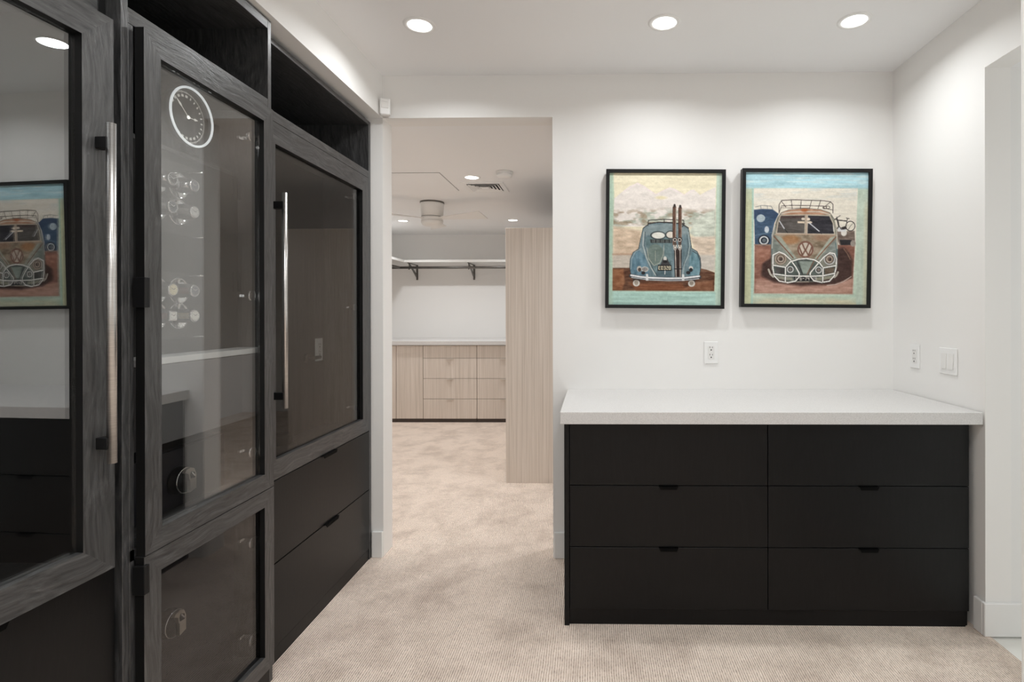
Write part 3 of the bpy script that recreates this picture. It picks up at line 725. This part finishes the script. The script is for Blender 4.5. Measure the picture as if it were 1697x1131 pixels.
    A.line([(516, 812), (514, 836)], 6, (210, 214, 210), 3)
    A.ell((320, 798), 19, 22, (188, 182, 172), 3); A.ell((322, 804), 13, 15, (70, 58, 52), 3); A.ell((362, 800), 28, 20, (196, 192, 184), 3); A.ell((362, 800), 22, 14, (138, 134, 130), 3, var=24, seed=42, sx=9, sy=9); A.ell((350, 828), 15, 13, (34, 32, 34), 4)
    A.ell((712, 790), 16, 16, (206, 204, 198), 3); A.ell((712, 803), 14, 15, (26, 24, 26), 3); A.ell((692, 824), 16, 13, (30, 28, 30), 3)
    # wheels, bumper
    for c in ((298, 900), (718, 902)):
        A.poly([(c[0]-28, 872), (c[0]+30, 872), (c[0]+22, 915), (c[0]-18, 918)], (52, 44, 40), 5); A.ell((c[0], 906), 26, 24, (208, 204, 196), 4); A.ell((c[0], 900), 16, 19, (150, 138, 124), 6, var=20, seed=43)
    A.line([(256, 850), (330, 864), (400, 870), (540, 874), (650, 872), (776, 856)], 30, (52, 54, 58), 4); A.line([(258, 846), (330, 858), (400, 864), (540, 868), (650, 866), (775, 850)], 13, (226, 228, 230), 3); A.line([(262, 862), (400, 880), (540, 884), (650, 882), (772, 868)], 7, (182, 188, 192), 3)
    for x in (380, 654): A.poly([(x-9, 836), (x+7, 836), (x+10, 886), (x-10, 886)], (214, 216, 216), 4)
    # roof rack and skis
    K = (48, 42, 40)
    A.line([(386, 432), (505, 424), (652, 430)], 6, K); A.line([(384, 456), (470, 446), (660, 456)], 8, K); A.line([(386, 432), (382, 472)], 6, K); A.line([(505, 424), (505, 452)], 5, K); A.line([(384, 462), (345, 492)], 5, K); A.line([(652, 430), (656, 468), (636, 482)], 6, K); A.line([(640, 455), (692, 488)], 5, K)
    for x, top in ((583, 308), (626, 314)):
        A.poly([(x, top), (x+13, top+24), (x+14, 570), (x+10, 620), (x-12, 620), (x-15, top+26)], (96, 62, 46), 3, var=30, seed=44, sx=12, sy=30); A.line([(x+11, top+30), (x+11, 560)], 3, (206, 196, 182), 2); A.line([(x-13, top+30), (x-10, 560)], 3, (40, 30, 26), 2); A.ell((x, top+14), 9, 13, (54, 44, 40), 3)
    A.poly([(582, 640), (640, 640), (640, 856), (590, 856)], (50, 32, 28), 3, var=10, seed=45)
    A.line([(592, 650), (600, 856)], 5, (216, 206, 194), 2); A.line([(628, 650), (632, 856)], 5, (206, 196, 184), 2); A.line([(588, 796), (642, 796)], 8, (24, 18, 18), 2)
    for x in (590, 626):
        A.ell((x, 575), 18, 17, (52, 40, 36), 4); A.ell((x, 630), 14, 26, (222, 214, 202), 4, var=20, seed=46, sx=9, sy=9); A.ell((x, 608), 11, 12, (80, 62, 52), 4); A.ring((x-2, 578), 12, 11, 4, (222, 214, 204)); A.ring((x, 636), 8, 12, 3, (70, 56, 50))
    return A
def art_bus():
    A = Art(73, 997, 68, 1062, 3.3); X, Y = A.X, A.Y
    A.put(np.ones_like(X), (186, 204, 184), 16, 51, 60, 120)
    A.put(np.clip((Y-970)/20, 0, 1), (180, 202, 182), 22, 52, 150, 18)
    A.put(np.clip((Y-1000)/30, 0, 1)*A.fb(120, 20, 53), (222, 208, 172), 8, 54)
    tl = np.clip((146-X)/14, 0, 1); A.put(tl*np.clip((Y-120)/200, 0, 1), (196, 200, 160), 16, 55, 20, 120); A.put(tl*np.clip((X-118)/16, 0, 1)*.7, (140, 200, 205), 10, 56)
    A.put(np.clip((X-915)/10, 0, 1)*np.clip((Y-170)/60, 0, 1), (186, 202, 184), 20, 57, 30, 110); A.put(np.clip((X-960)/20, 0, 1)*.6*np.clip((Y-250)/100, 0, 1), (212, 206, 172), 10, 58, 20, 120)
    A.put(np.clip((200-Y)/22, 0, 1), (166, 210, 220), 24, 59, 170, 14)
    A.put(np.clip((175-Y)/30, 0, 1)*np.clip((A.fb(160, 14, 60)-.5)*6, 0, 1)*.7, (206, 226, 226), 4, 61)
    A.poly([(135, 190), (920, 186), (915, 400), (908, 700), (890, 980), (152, 980), (140, 600)], (228, 220, 204), 7, var=10, seed=62, sx=140, sy=14)
    A.put(np.clip((300-Y)/80, 0, 1)*(X > 140)*(X < 912)*(Y > 188)*np.clip((A.fb(150, 18, 63)-.45)*5, 0, 1)*.55, (196, 206, 206), 6, 64)
    for k in range(7): A.line([(160+k*20, 210+k*11), (380+k*40, 222+k*9), (640+k*20, 204+k*14), (900, 232+k*10)], 2.5, (196, 190, 176), 3, a=.5)
    # ground
    A.poly([(148, 612), (905, 612), (890, 980), (150, 980)], (140, 92, 76), 7, var=26, seed=65, sx=70, sy=20)
    A.poly([(160, 880), (892, 860), (890, 980), (152, 980)], (184, 140, 122), 26, var=24, seed=66, sx=80, sy=12)
    A.poly([(770, 640), (820, 632), (860, 670), (890, 730), (884, 860), (760, 910), (500, 925), (300, 900), (200, 850), (210, 740), (280, 700)], (66, 42, 36), 22, var=14, seed=67)
    A.poly([(160, 640), (270, 640), (262, 720), (200, 760), (160, 760)], (158, 106, 86), 20, var=22, seed=68)
    A.line([(700, 918), (760, 912), (820, 890), (880, 850)], 6, (206, 184, 172), 4, a=.9); A.line([(820, 640), (850, 680), (870, 720)], 6, (150, 116, 96), 4, a=.8)
    # left blue van
    A.poly([(140, 352), (200, 344), (280, 348), (326, 382), (296, 450), (276, 540), (276, 618), (150, 618)], (58, 84, 112), 4, var=18, seed=70, sx=50, sy=16)
    A.poly([(140, 352), (280, 348), (326, 382), (300, 430), (240, 400), (140, 420)], (44, 66, 98), 10, var=10, seed=71, a=.8)
    A.ell((192, 415), 32, 29, (168, 184, 192), 4, var=16, seed=72, sx=14, sy=8); A.ell((238, 500), 17, 25, (196, 206, 214), 4, var=12, seed=73, sx=9, sy=9)
    A.ell((218, 582), 46, 42, (30, 40, 54), 6); A.ring((218, 582), 30, 28, 9, (208, 212, 214)); A.ell((220, 582), 15, 15, (96, 104, 112), 4)
    for q in ([(150, 330), (200, 318), (270, 324), (282, 346)], [(190, 320), (192, 344)], [(240, 320), (242, 346)]): A.line(q, 4, (120, 122, 122), 2.5)
    A.line([(148, 545), (276, 520)], 4, (104, 130, 150), 3); A.line([(150, 616), (276, 616)], 10, (150, 122, 106), 5)
    # right bicycle and car
    A.poly([(770, 512), (900, 505), (905, 585), (880, 612), (790, 612), (776, 580)], (116, 98, 88), 5, var=30, seed=75, sx=40, sy=9)
    A.poly([(786, 572), (880, 575), (880, 612), (800, 614)], (42, 38, 42), 5); A.ell((890, 600), 20, 24, (156, 144, 134), 4); A.ell((820, 520), 22, 26, (220, 214, 206), 5); A.poly([(775, 480), (840, 490), (830, 512), (775, 512)], (206, 206, 208), 6)
    K = (52, 46, 44)
    A.ring((868, 470), 34, 36, 6, K); A.line([(762, 410), (790, 392)], 5, K); A.line([(765, 405), (766, 425), (840, 432)], 8, K); A.line([(766, 425), (784, 470), (800, 495)], 6, K); A.line([(836, 410), (858, 414)], 6, K); A.line([(845, 412), (836, 470), (800, 485)], 5, K); A.line([(768, 430), (780, 480)], 6, K)
    A.poly([(800, 480), (836, 470), (842, 492), (806, 498)], K, 5); A.ring((760, 455), 20, 38, 5, K)
    A.line([(868, 470), (890, 445)], 3, K); A.line([(868, 470), (850, 500)], 3, K)
    # roof rack
    W = (84, 72, 66)
    A.line([(330, 375), (328, 312), (348, 280), (440, 274), (560, 278), (660, 280), (716, 288), (734, 306), (735, 372)], 6, W, 2.5); A.line([(345, 322), (440, 316), (560, 318), (690, 322)], 5, W); A.line([(350, 334), (440, 338), (560, 334)], 4, (140, 128, 118))
    for x0, x1 in ((420, 432), (496, 494), (574, 562), (642, 626)): A.line([(x0, 276), (x1-4, 340)], 5, W)
    A.line([(345, 284), (380, 330)], 5, W); A.line([(716, 290), (660, 335), (735, 350)], 5, W); A.ring((672, 332), 13, 10, 4, W); A.ring((698, 330), 13, 10, 4, W); A.line([(330, 372), (345, 330)], 5, W)
    # bus body
    body = [(300, 470), (318, 412), (345, 372), (400, 350), (520, 337), (640, 346), (712, 370), (748, 420), (768, 500), (776, 600), (776, 780), (752, 846), (640, 892), (420, 898), (312, 860), (276, 800), (272, 620), (284, 520)]
    A.poly(body, (128, 128, 114), 3, var=28, seed=80, sx=40, sy=30)
    A.poly([(345, 376), (400, 352), (520, 340), (640, 348), (712, 374), (700, 386), (360, 388)], (176, 128, 98), 6, var=30, seed=81, sx=36, sy=14)
    A.line([(348, 380), (420, 366), (520, 362), (640, 364), (715, 384)], 10, (200, 186, 168), 5); A.ell((520, 352), 26, 12, (176, 96, 50), 8)
    A.poly([(300, 536), (760, 536), (690, 640), (600, 720), (470, 720), (380, 640)], (146, 128, 106), 14, var=40, seed=82, sx=44, sy=24)
    A.ell((420, 575), 70, 34, (172, 112, 62), 20, a=.7, var=20, seed=83); A.ell((660, 560), 70, 24, (158, 112, 84), 20, a=.6)
    A.poly([(302, 540), (350, 560), (470, 720), (420, 720)], (158, 166, 152), 8, var=16, seed=84, a=.9); A.poly([(758, 545), (716, 560), (600, 720), (640, 716)], (168, 178, 164), 8, var=16, seed=85, a=.9)
    A.line([(290, 548), (350, 612), (440, 712)], 8, (118, 74, 54), 4); A.line([(762, 552), (700, 620), (620, 716)], 8, (134, 82, 60), 4)
    A.poly([(276, 560), (330, 600), (400, 700), (330, 720), (278, 760)], (126, 134, 126), 10, var=22, seed=86); A.poly([(774, 560), (730, 600), (660, 700), (730, 720), (774, 760)], (130, 138, 132), 10, var=22, seed=87)
    A.line([(762, 600), (770, 660), (768, 760)], 10, (72, 104, 110), 6, a=.8); A.line([(282, 600), (280, 700)], 8, (86, 108, 112), 6, a=.7)
    # windscreens
    A.poly([(338, 388), (530, 384), (528, 534), (306, 532), (318, 450)], (186, 172, 152), 4); A.poly([(346, 396), (524, 392), (522, 526), (316, 524), (326, 450)], (84, 78, 74), 4, var=22, seed=88, sx=60, sy=10)
    A.poly([(540, 384), (716, 388), (744, 450), (756, 536), (540, 536)], (190, 178, 158), 4); A.poly([(548, 392), (708, 396), (734, 450), (746, 528), (546, 528)], (46, 44, 52), 4, var=20, seed=89, sx=60, sy=10)
    A.poly([(340, 398), (520, 394), (518, 415), (338, 415)], (66, 40, 38), 8, a=.6); A.line([(535, 386), (535, 536)], 11, (188, 164, 144), 3); A.line([(300, 536), (534, 534), (762, 540)], 6, (190, 158, 132), 3)
    A.poly([(470, 436), (522, 436), (522, 452), (470, 450)], (222, 202, 178), 5); A.ell((512, 418), 14, 9, (220, 206, 188), 4); A.ell((552, 420), 12, 11, (226, 210, 190), 4); A.ell((560, 444), 20, 9, (216, 200, 180), 4)
    A.line([(334, 436), (372, 494)], 8, (196, 198, 202), 3); A.line([(372, 494), (396, 524)], 4, (28, 28, 30), 3); A.line([(560, 450), (636, 512)], 8, (196, 198, 206), 3); A.line([(636, 512), (652, 530)], 4, (24, 24, 26), 3)
    A.line([(740, 470), (744, 510)], 7, (206, 202, 194), 3); A.line(body, 4, (92, 84, 76), 3, True, .7); A.line([(300, 470), (284, 540), (280, 640)], 8, (176, 176, 166), 5); A.line([(750, 430), (766, 520), (772, 640)], 7, (196, 188, 170), 4)
    # emblem
    A.ell((532, 648), 62, 62, (200, 186, 170), 4, var=12, seed=90); A.ring((532, 648), 55, 57, 13, (126, 84, 68), 3)
    E_ = (122, 84, 68)
    A.line([(508, 604), (532, 658), (556, 604)], 11, E_, 3); A.line([(486, 630), (510, 692), (532, 652), (556, 692), (580, 630)], 11, E_, 3)
    # lower front
    A.poly([(284, 770), (384, 784), (440, 730), (520, 716), (600, 724), (668, 786), (768, 770), (752, 846), (640, 888), (420, 894), (312, 858)], (82, 92, 86), 8, var=22, seed=91, sx=26, sy=18)
    A.poly([(486, 738), (588, 738), (548, 830), (516, 830)], (140, 152, 142), 6, var=22, seed=92); A.line([(600, 732), (548, 836)], 8, (120, 84, 66), 4); A.line([(470, 738), (512, 832)], 8, (52, 52, 54), 5)
    A.poly([(306, 786), (376, 792), (376, 832), (312, 826)], (70, 66, 64), 6, var=20, seed=93); A.poly([(680, 792), (752, 782), (746, 826), (682, 834)], (98, 82, 66), 6, var=20, seed=94)
    A.poly([(300, 845), (440, 862), (440, 884), (330, 872)], (140, 138, 122), 6, var=16, seed=95); A.poly([(610, 862), (748, 842), (730, 868), (616, 884)], (146, 144, 124), 6, var=16, seed=96)
    for c, l in (((346, 720), (168, 150, 132)), ((714, 720), (184, 184, 182))):
        A.ell(c, 47, 47, (96, 84, 74), 5); A.ring(c, 39, 39, 10, l); A.ell(c, 29, 30, (124, 104, 90), 5, var=24, seed=97, sx=14, sy=14); A.ring(c, 20, 21, 5, (198, 184, 168)); A.ell((c[0]+5, c[1]+4), 12, 12, (72, 58, 52), 4)
    for c in ((420, 800), (634, 802)):
        A.ell(c, 30, 30, (46, 50, 54), 5); A.ring(c, 22, 22, 9, (198, 198, 194)); A.ell(c, 12, 12, (120, 112, 104), 4)
    A.poly([(448, 850), (616, 848), (610, 886), (456, 888)], (24, 22, 24), 4); A.text('1 6-74', 458, 856, 23, (214, 208, 198), 4); A.text('78', 588, 856, 23, (190, 186, 178), 4); A.line([(474, 894), (560, 892)], 4, (196, 178, 160), 3)
    for q in ([(256, 802), (270, 836), (292, 856)], [(780, 818), (768, 842), (754, 856)]): A.line(q, 14, (186, 178, 164), 4)
    Wt = (236, 234, 228)
    def bars(q, w_=9): A.line(q, w_+5, (60, 58, 56), 4, a=.55); A.line(q, w_, Wt, 2.5)
    bars([(288, 692), (334, 668), (374, 684), (420, 726), (462, 782), (488, 828), (488, 856), (460, 888), (402, 900), (338, 888), (300, 850), (288, 790), (288, 692)])
    bars([(768, 720), (752, 678), (716, 672), (672, 704), (622, 762), (572, 824), (570, 850), (600, 884), (660, 896), (716, 886), (752, 846), (764, 790), (768, 720)])
    bars([(384, 784), (420, 742), (480, 722), (540, 716), (600, 726), (640, 748), (668, 786)]); bars([(288, 768), (384, 784), (384, 896)]); bars([(766, 768), (668, 786), (666, 892)])
    bars([(292, 834), (400, 848), (570, 850)]); bars([(570, 850), (666, 846), (756, 826)])
    return A
def painting(A, cx, cz, wid, hgt, rot, label, tilt):
    t = thing('framed_painting', label, 'painting', (cx, -.02, cz), 'framed car paintings')
    h, wv = hgt/2, wid/2; fw, y0, y1 = .0175, -.042, -.003
    bm = bmesh.new(); O = [(-wv, -h), (wv, -h), (wv, h), (-wv, h)]; I = [(-wv+fw, -h+fw), (wv-fw, -h+fw), (wv-fw, h-fw), (-wv+fw, h-fw)]
    for k in range(4):
        q = [O[k], O[(k+1) % 4], I[(k+1) % 4], I[k]]; prism(bm, [(cx+a, y0, cz+b) for a, b in q], (0, y1-y0, 0))
    obj('frame', bm, BLACKM, t)
    lum = A.C.mean(-1, keepdims=True); A.C = lum+(A.C-lum)*.86; A.C = A.C+(A.fb(22, 14, 200)[..., None]-.5)*22+(A.fb(7, 5, 210)[..., None]-.5)*16
    ny, nx = A.X.shape; us = np.linspace(-wv+fw+.0002, wv-fw-.0002, nx); vs = np.linspace(h-fw-.0002, -h+fw+.0002, ny)
    U, V = np.meshgrid(us, vs); co = np.stack([U, np.full_like(U, -.012), V], -1).reshape(-1, 3)
    bk = co[[0, nx-1, (ny-1)*nx, ny*nx-1]].copy(); bk[:, 1] = .014
    allv = np.concatenate([co, bk]); me = bpy.data.meshes.new('canvas')
    idx = np.arange(ny*nx).reshape(ny, nx); a, b, c, d = idx[:-1, :-1], idx[:-1, 1:], idx[1:, 1:], idx[1:, :-1]
    fc = np.stack([a, d, c, b], -1).reshape(-1, 4).tolist(); n0 = ny*nx
    fc += [[n0, n0+1, n0+3, n0+2], list(idx[0])+[n0+1, n0], list(idx[-1][::-1])+[n0+2, n0+3], list(idx[:, 0][::-1])+[n0, n0+2], list(idx[:, -1])+[n0+3, n0+1]]
    fc = [[int(v) for v in f] for f in fc]
    me.from_pydata(allv.tolist(), [], fc)
    col = np.clip(A.C, 2, 250)/255; col = np.where(col <= .04045, col/12.92, ((col+.055)/1.055)**2.4)*1.0
    col = np.concatenate([col.reshape(-1, 3), np.full((4, 3), .5)]); rgba = np.concatenate([np.clip(col, 0, 1), np.ones((len(col), 1))], 1).astype(np.float32)
    at = me.color_attributes.new('paint', 'FLOAT_COLOR', 'POINT'); at.data.foreach_set('color', rgba.ravel())
    me.materials.append(CANVAS); o = bpy.data.objects.new('canvas', me); COL.objects.link(o); o.parent = t; o.location = (0, 0, 0)
    t.rotation_euler = (math.radians(tilt), math.radians(rot), 0)
    return t
p1 = painting(art_beetle(), .370, 1.646, .606, .707, .55, 'framed painting of a blue car with skis before snowy mountains', .8)
p2 = painting(art_bus(), 1.084, 1.647, .654, .704, .6, 'framed painting of a rusty van with roof rack and white bars', .8)
for p in (p1, p2): p.location.y = -.024

# ------------------------------------------------------------------ closet furniture
YF = 3.44
GCL = 'pale closet base cabinets'
def base_unit(x0, x1, label, rows, pulls):
    t = thing('closet_base_cabinet', label, 'cabinet', ((x0+x1)/2, 3.75, 0), GCL)
    obj('carcass', B(x0+.001, x1-.001, YF+.022, CY1-.003, .042, .899), DKBRN, t)
    obj('plinth', B(x0+.0012, x1-.0012, YF+.012, YF+.0215, 0, .0415), DKBRN, t)
    for z0, z1 in rows:
        d = obj('drawer' if len(rows) > 1 else 'door', B(x0+.002, x1-.002, YF, YF+.0215, z0+.002, z1-.002, bev=.001), PALE, t)
        if pulls and z1 < .89: pull_y(YF, (x0+x1)/2-.042, (x0+x1)/2+.042, z1-.002, PULLW, d, .016)
        if z1 > .88: pull_y(YF, (x0+x1)/2-.042, (x0+x1)/2+.042, z1-.003, PULLW, d, .012)
DKBRN = plain('dark_brown_board', (.05, .035, .027), .6, var=.1)
PULLW = plain('champagne_metal', (.62, .56, .50), .35, .4, var=.02)
base_unit(CX0+.004, -2.287, 'pale cabinet in the closet corner, only a sliver showing at the left jamb', [(.042, .896)], False)
base_unit(-2.286, -1.973, 'narrow pale cabinet with one door left of the closet drawers', [(.042, .896)], False)
rows = [(.042, .274), (.274, .510), (.510, .747), (.747, .896)]
base_unit(-1.972, -1.346, 'pale four-drawer closet cabinet in full view through the doorway', rows, True)
base_unit(-1.345, -.72, 'pale four-drawer closet cabinet half hidden by the wardrobe', rows, True)
base_unit(-.719, -.1, 'pale four-drawer closet cabinet behind the wardrobe', rows, True)
tag(obj('closet_countertop', B(CX0+.004, -.1, 3.405, CY1-.001, .9, .947, bev=.002), QUARTZ), 'white countertop on the pale closet cabinets', 'countertop')
t = thing('wardrobe', 'tall pale wood-grain wardrobe end panel beyond the doorway', 'wardrobe', (-.35, 2.2, 0))
obj('end_panel', B(-.65, -.05, 1.222, 1.246, 0.0, 1.906, bev=.001), PALE, t)
obj('side_door', B(-.649, -.63, 1.2465, 2.12, .04, 1.906, bev=.001), PALE, t)
obj('side_door', B(-.649, -.63, 2.123, 2.99, .04, 1.906, bev=.001), PALE, t)
obj('carcass', B(-.6295, -.05, 1.2465, 2.99, 0, 1.9055), DKBRN, t)
tag(obj('hanging_shelf', B(CX0+.002, -.3, 3.76, CY1-.001, 1.894, 1.923, bev=.001), WENAMEL), 'white closet shelf along the far wall above the rail', 'shelf')
tag(obj('hanging_shelf', B(CX0+.002, -2.305, 1.2, 3.7595, 1.894, 1.923, bev=.001), WENAMEL), 'white closet shelf along the left wall, partly hidden by the jamb', 'shelf')
bm = bmesh.new(); cyl(bm, (CX0+.001, 3.84, 1.835), (-.3, 3.84, 1.835), .0155, seg=20)
tag(obj('closet_rail', bm, DKSTEEL), 'dark metal hanging rail under the far closet shelf', 'rail')
bm = bmesh.new(); cyl(bm, (-2.38, 1.3, 1.835), (-2.38, 3.80, 1.835), .0155, seg=20)
tag(obj('closet_rail', bm, DKSTEEL), 'dark metal hanging rail under the left closet shelf', 'rail')
def bracket(x, label):
    t = thing('shelf_bracket', label, 'bracket', (x, CY1-.01, 1.70), 'shelf brackets in the closet')
    obj('wall_plate', B(x-.012, x+.012, CY1-.005, CY1-.0005, 1.70, 1.893), DKSTEEL, t)
    obj('arm', B(x-.008, x+.008, 3.80, CY1-.0055, 1.886, 1.8935), DKSTEEL, t)
    bm = bmesh.new(); prism(bm, [(x-.006, CY1-.0055, 1.72), (x-.006, CY1-.0055, 1.76), (x-.006, 3.86, 1.885), (x-.006, 3.83, 1.885)], (.012, 0, 0)); obj('brace', bm, DKSTEEL, t)
    bm = bmesh.new()
    pts = [(x, 3.84+.022*math.sin(a), 1.835+.022*math.cos(a)) for a in [PI*(.15+1.25*k/8) for k in range(9)]]
    tube(bm, pts, .005, 8); tube(bm, [(x, 3.83, 1.886), (x, pts[0][1], pts[0][2])], .005, 8); obj('rail_hook', bm, DKSTEEL, t)
bracket(-2.27, 'dark shelf bracket near the closet corner'); bracket(-1.53, 'dark shelf bracket near the wardrobe')

# ceiling fan
fx, fy = -1.468, 2.12
t = thing('ceiling_fan', 'white three-blade ceiling fan hugging the closet ceiling', 'fan', (fx, fy, ZD))
bm = bmesh.new(); lathe(bm, [(0, -.0002), (.108, -.0002), (.108, -.012), (0, -.012)], (fx, fy, ZD), (0, 0, 1), 48); obj('mounting_ring', bm, DKSTEEL, t)
bm = bmesh.new(); lathe(bm, [(0, -.0122), (.104, -.0122), (.105, -.018), (.098, -.134), (0, -.134)], (fx, fy, ZD), (0, 0, 1), 48); obj('housing', bm, WENAMEL, t)
bm = bmesh.new(); lathe(bm, [(0, -.1342), (.094, -.1342), (.094, -.139), (0, -.139)], (fx, fy, ZD), (0, 0, 1), 48); obj('shadow_ring', bm, DKSTEEL, t)
bm = bmesh.new(); lathe(bm, [(0, -.1392), (.098, -.1392), (.098, -.166), (.094, -.1675), (.094, -.171), (.098, -.1715), (.097, -.192), (.088, -.208), (.07, -.218), (.066, -.2165), (0, -.2165)], (fx, fy, ZD), (0, 0, 1), 48); obj('hub', bm, WENAMEL, t)
for a in (-20, 100, 220):
    bm = bmesh.new(); zb = ZD-.152
    pr = [(.09, .028, -.006), (.54, .075, -.020), (.54, -.075, .020), (.09, -.028, .006)]
    M = Matrix.Translation((fx, fy, zb)) @ Matrix.Rotation(math.radians(a), 4, 'Z')
    top = [bm.verts.new(M @ Vector((x, y, z+.003))) for x, y, z in pr]; bot = [bm.verts.new(M @ Vector((x, y, z-.003))) for x, y, z in pr]
    bm.faces.new(top); bm.faces.new(bot[::-1])
    for i in range(4): bm.faces.new((top[i], bot[i], bot[(i+1) % 4], top[(i+1) % 4]))
    obj('blade', bm, WENAMEL, t)
# smoke detector, vent, hatch
t = thing('smoke_detector', 'round white smoke detector on the closet ceiling', 'detector', (-.633, 1.078, ZD))
bm = bmesh.new(); lathe(bm, [(0, -.0002), (.062, -.0002), (.062, -.008), (0, -.008)], (-.633, 1.078, ZD), (0, 0, 1), 40); obj('base', bm, WENAMEL, t)
bm = bmesh.new(); lathe(bm, [(0, -.0082), (.056, -.0082), (.0555, -.014), (.052, -.015), (.052, -.019), (.0555, -.020), (.054, -.034), (.046, -.040), (0, -.042)], (-.633, 1.078, ZD), (0, 0, 1), 40); obj('body', bm, WPLAST, t)
vx, vy, vr = -.86, 1.535, .165
t = thing('air_vent', 'square white louvred air vent in the closet ceiling', 'vent', (vx, vy, ZD))
bm = bmesh.new(); z0, z1 = ZD-.008, ZD-.0002
for k in range(4):
    O = [(-vr, -vr), (vr, -vr), (vr, vr), (-vr, vr)]; q = .78
    a, b = O[k], O[(k+1) % 4]
    prism(bm, [(vx+a[0], vy+a[1], z0), (vx+b[0], vy+b[1], z0), (vx+b[0]*q, vy+b[1]*q, z0), (vx+a[0]*q, vy+a[1]*q, z0)], (0, 0, z1-z0))
obj('frame', bm, WPLAST, t)
obj('backing', B(vx-vr*.779, vx+vr*.779, vy-vr*.779, vy+vr*.779, ZD-.0015, ZD-.0002), DARK, t)
for sx in (-1, 1):
    for k in range(4):
        x = vx+sx*(.035+k*.026); L = .035+k*.026
        bm = bmesh.new(); prism(bm, [(x-sx*.009, vy-L, ZD-.002), (x-sx*.007, vy-L, ZD-.002), (x+sx*.010, vy-L, ZD-.012), (x+sx*.008, vy-L, ZD-.012)], (0, 2*L, 0)); obj('slat', bm, WPLAST, t)
for k in range(4):
    y = vy+.035+k*.026; L = .035+k*.026
    for s in (1, -1):
        yy = vy+s*(.035+k*.026)
        bm = bmesh.new(); prism(bm, [(vx-L, yy-s*.009, ZD-.002), (vx-L, yy-s*.007, ZD-.002), (vx-L, yy+s*.010, ZD-.012), (vx-L, yy+s*.008, ZD-.012)], (2*L, 0, 0)); obj('slat', bm, WPLAST, t)
obj('centre_plate', B(vx-.03, vx+.03, vy-.03, vy+.03, ZD-.011, ZD-.009), WPLAST, t)
bm = bmesh.new(); box(bm, -1.93, -1.108, 1.088, 1.656, ZD-.004, ZD-.0002, bev=.001)
t = thing('access_hatch', 'flat white access hatch panel in the closet ceiling', 'hatch', (-1.5, 1.37, ZD))
obj('panel', bm, CEIL, t)
bm = bmesh.new()
for a in ((-1.934, -1.104, 1.084, 1.0875), (-1.934, -1.104, 1.6565, 1.660), (-1.1075, -1.104, 1.084, 1.66), (-1.934, -1.9305, 1.084, 1.66)): box(bm, *a, ZD-.0012, ZD-.0002)
obj('shadow_gap', bm, DKSTEEL, t)
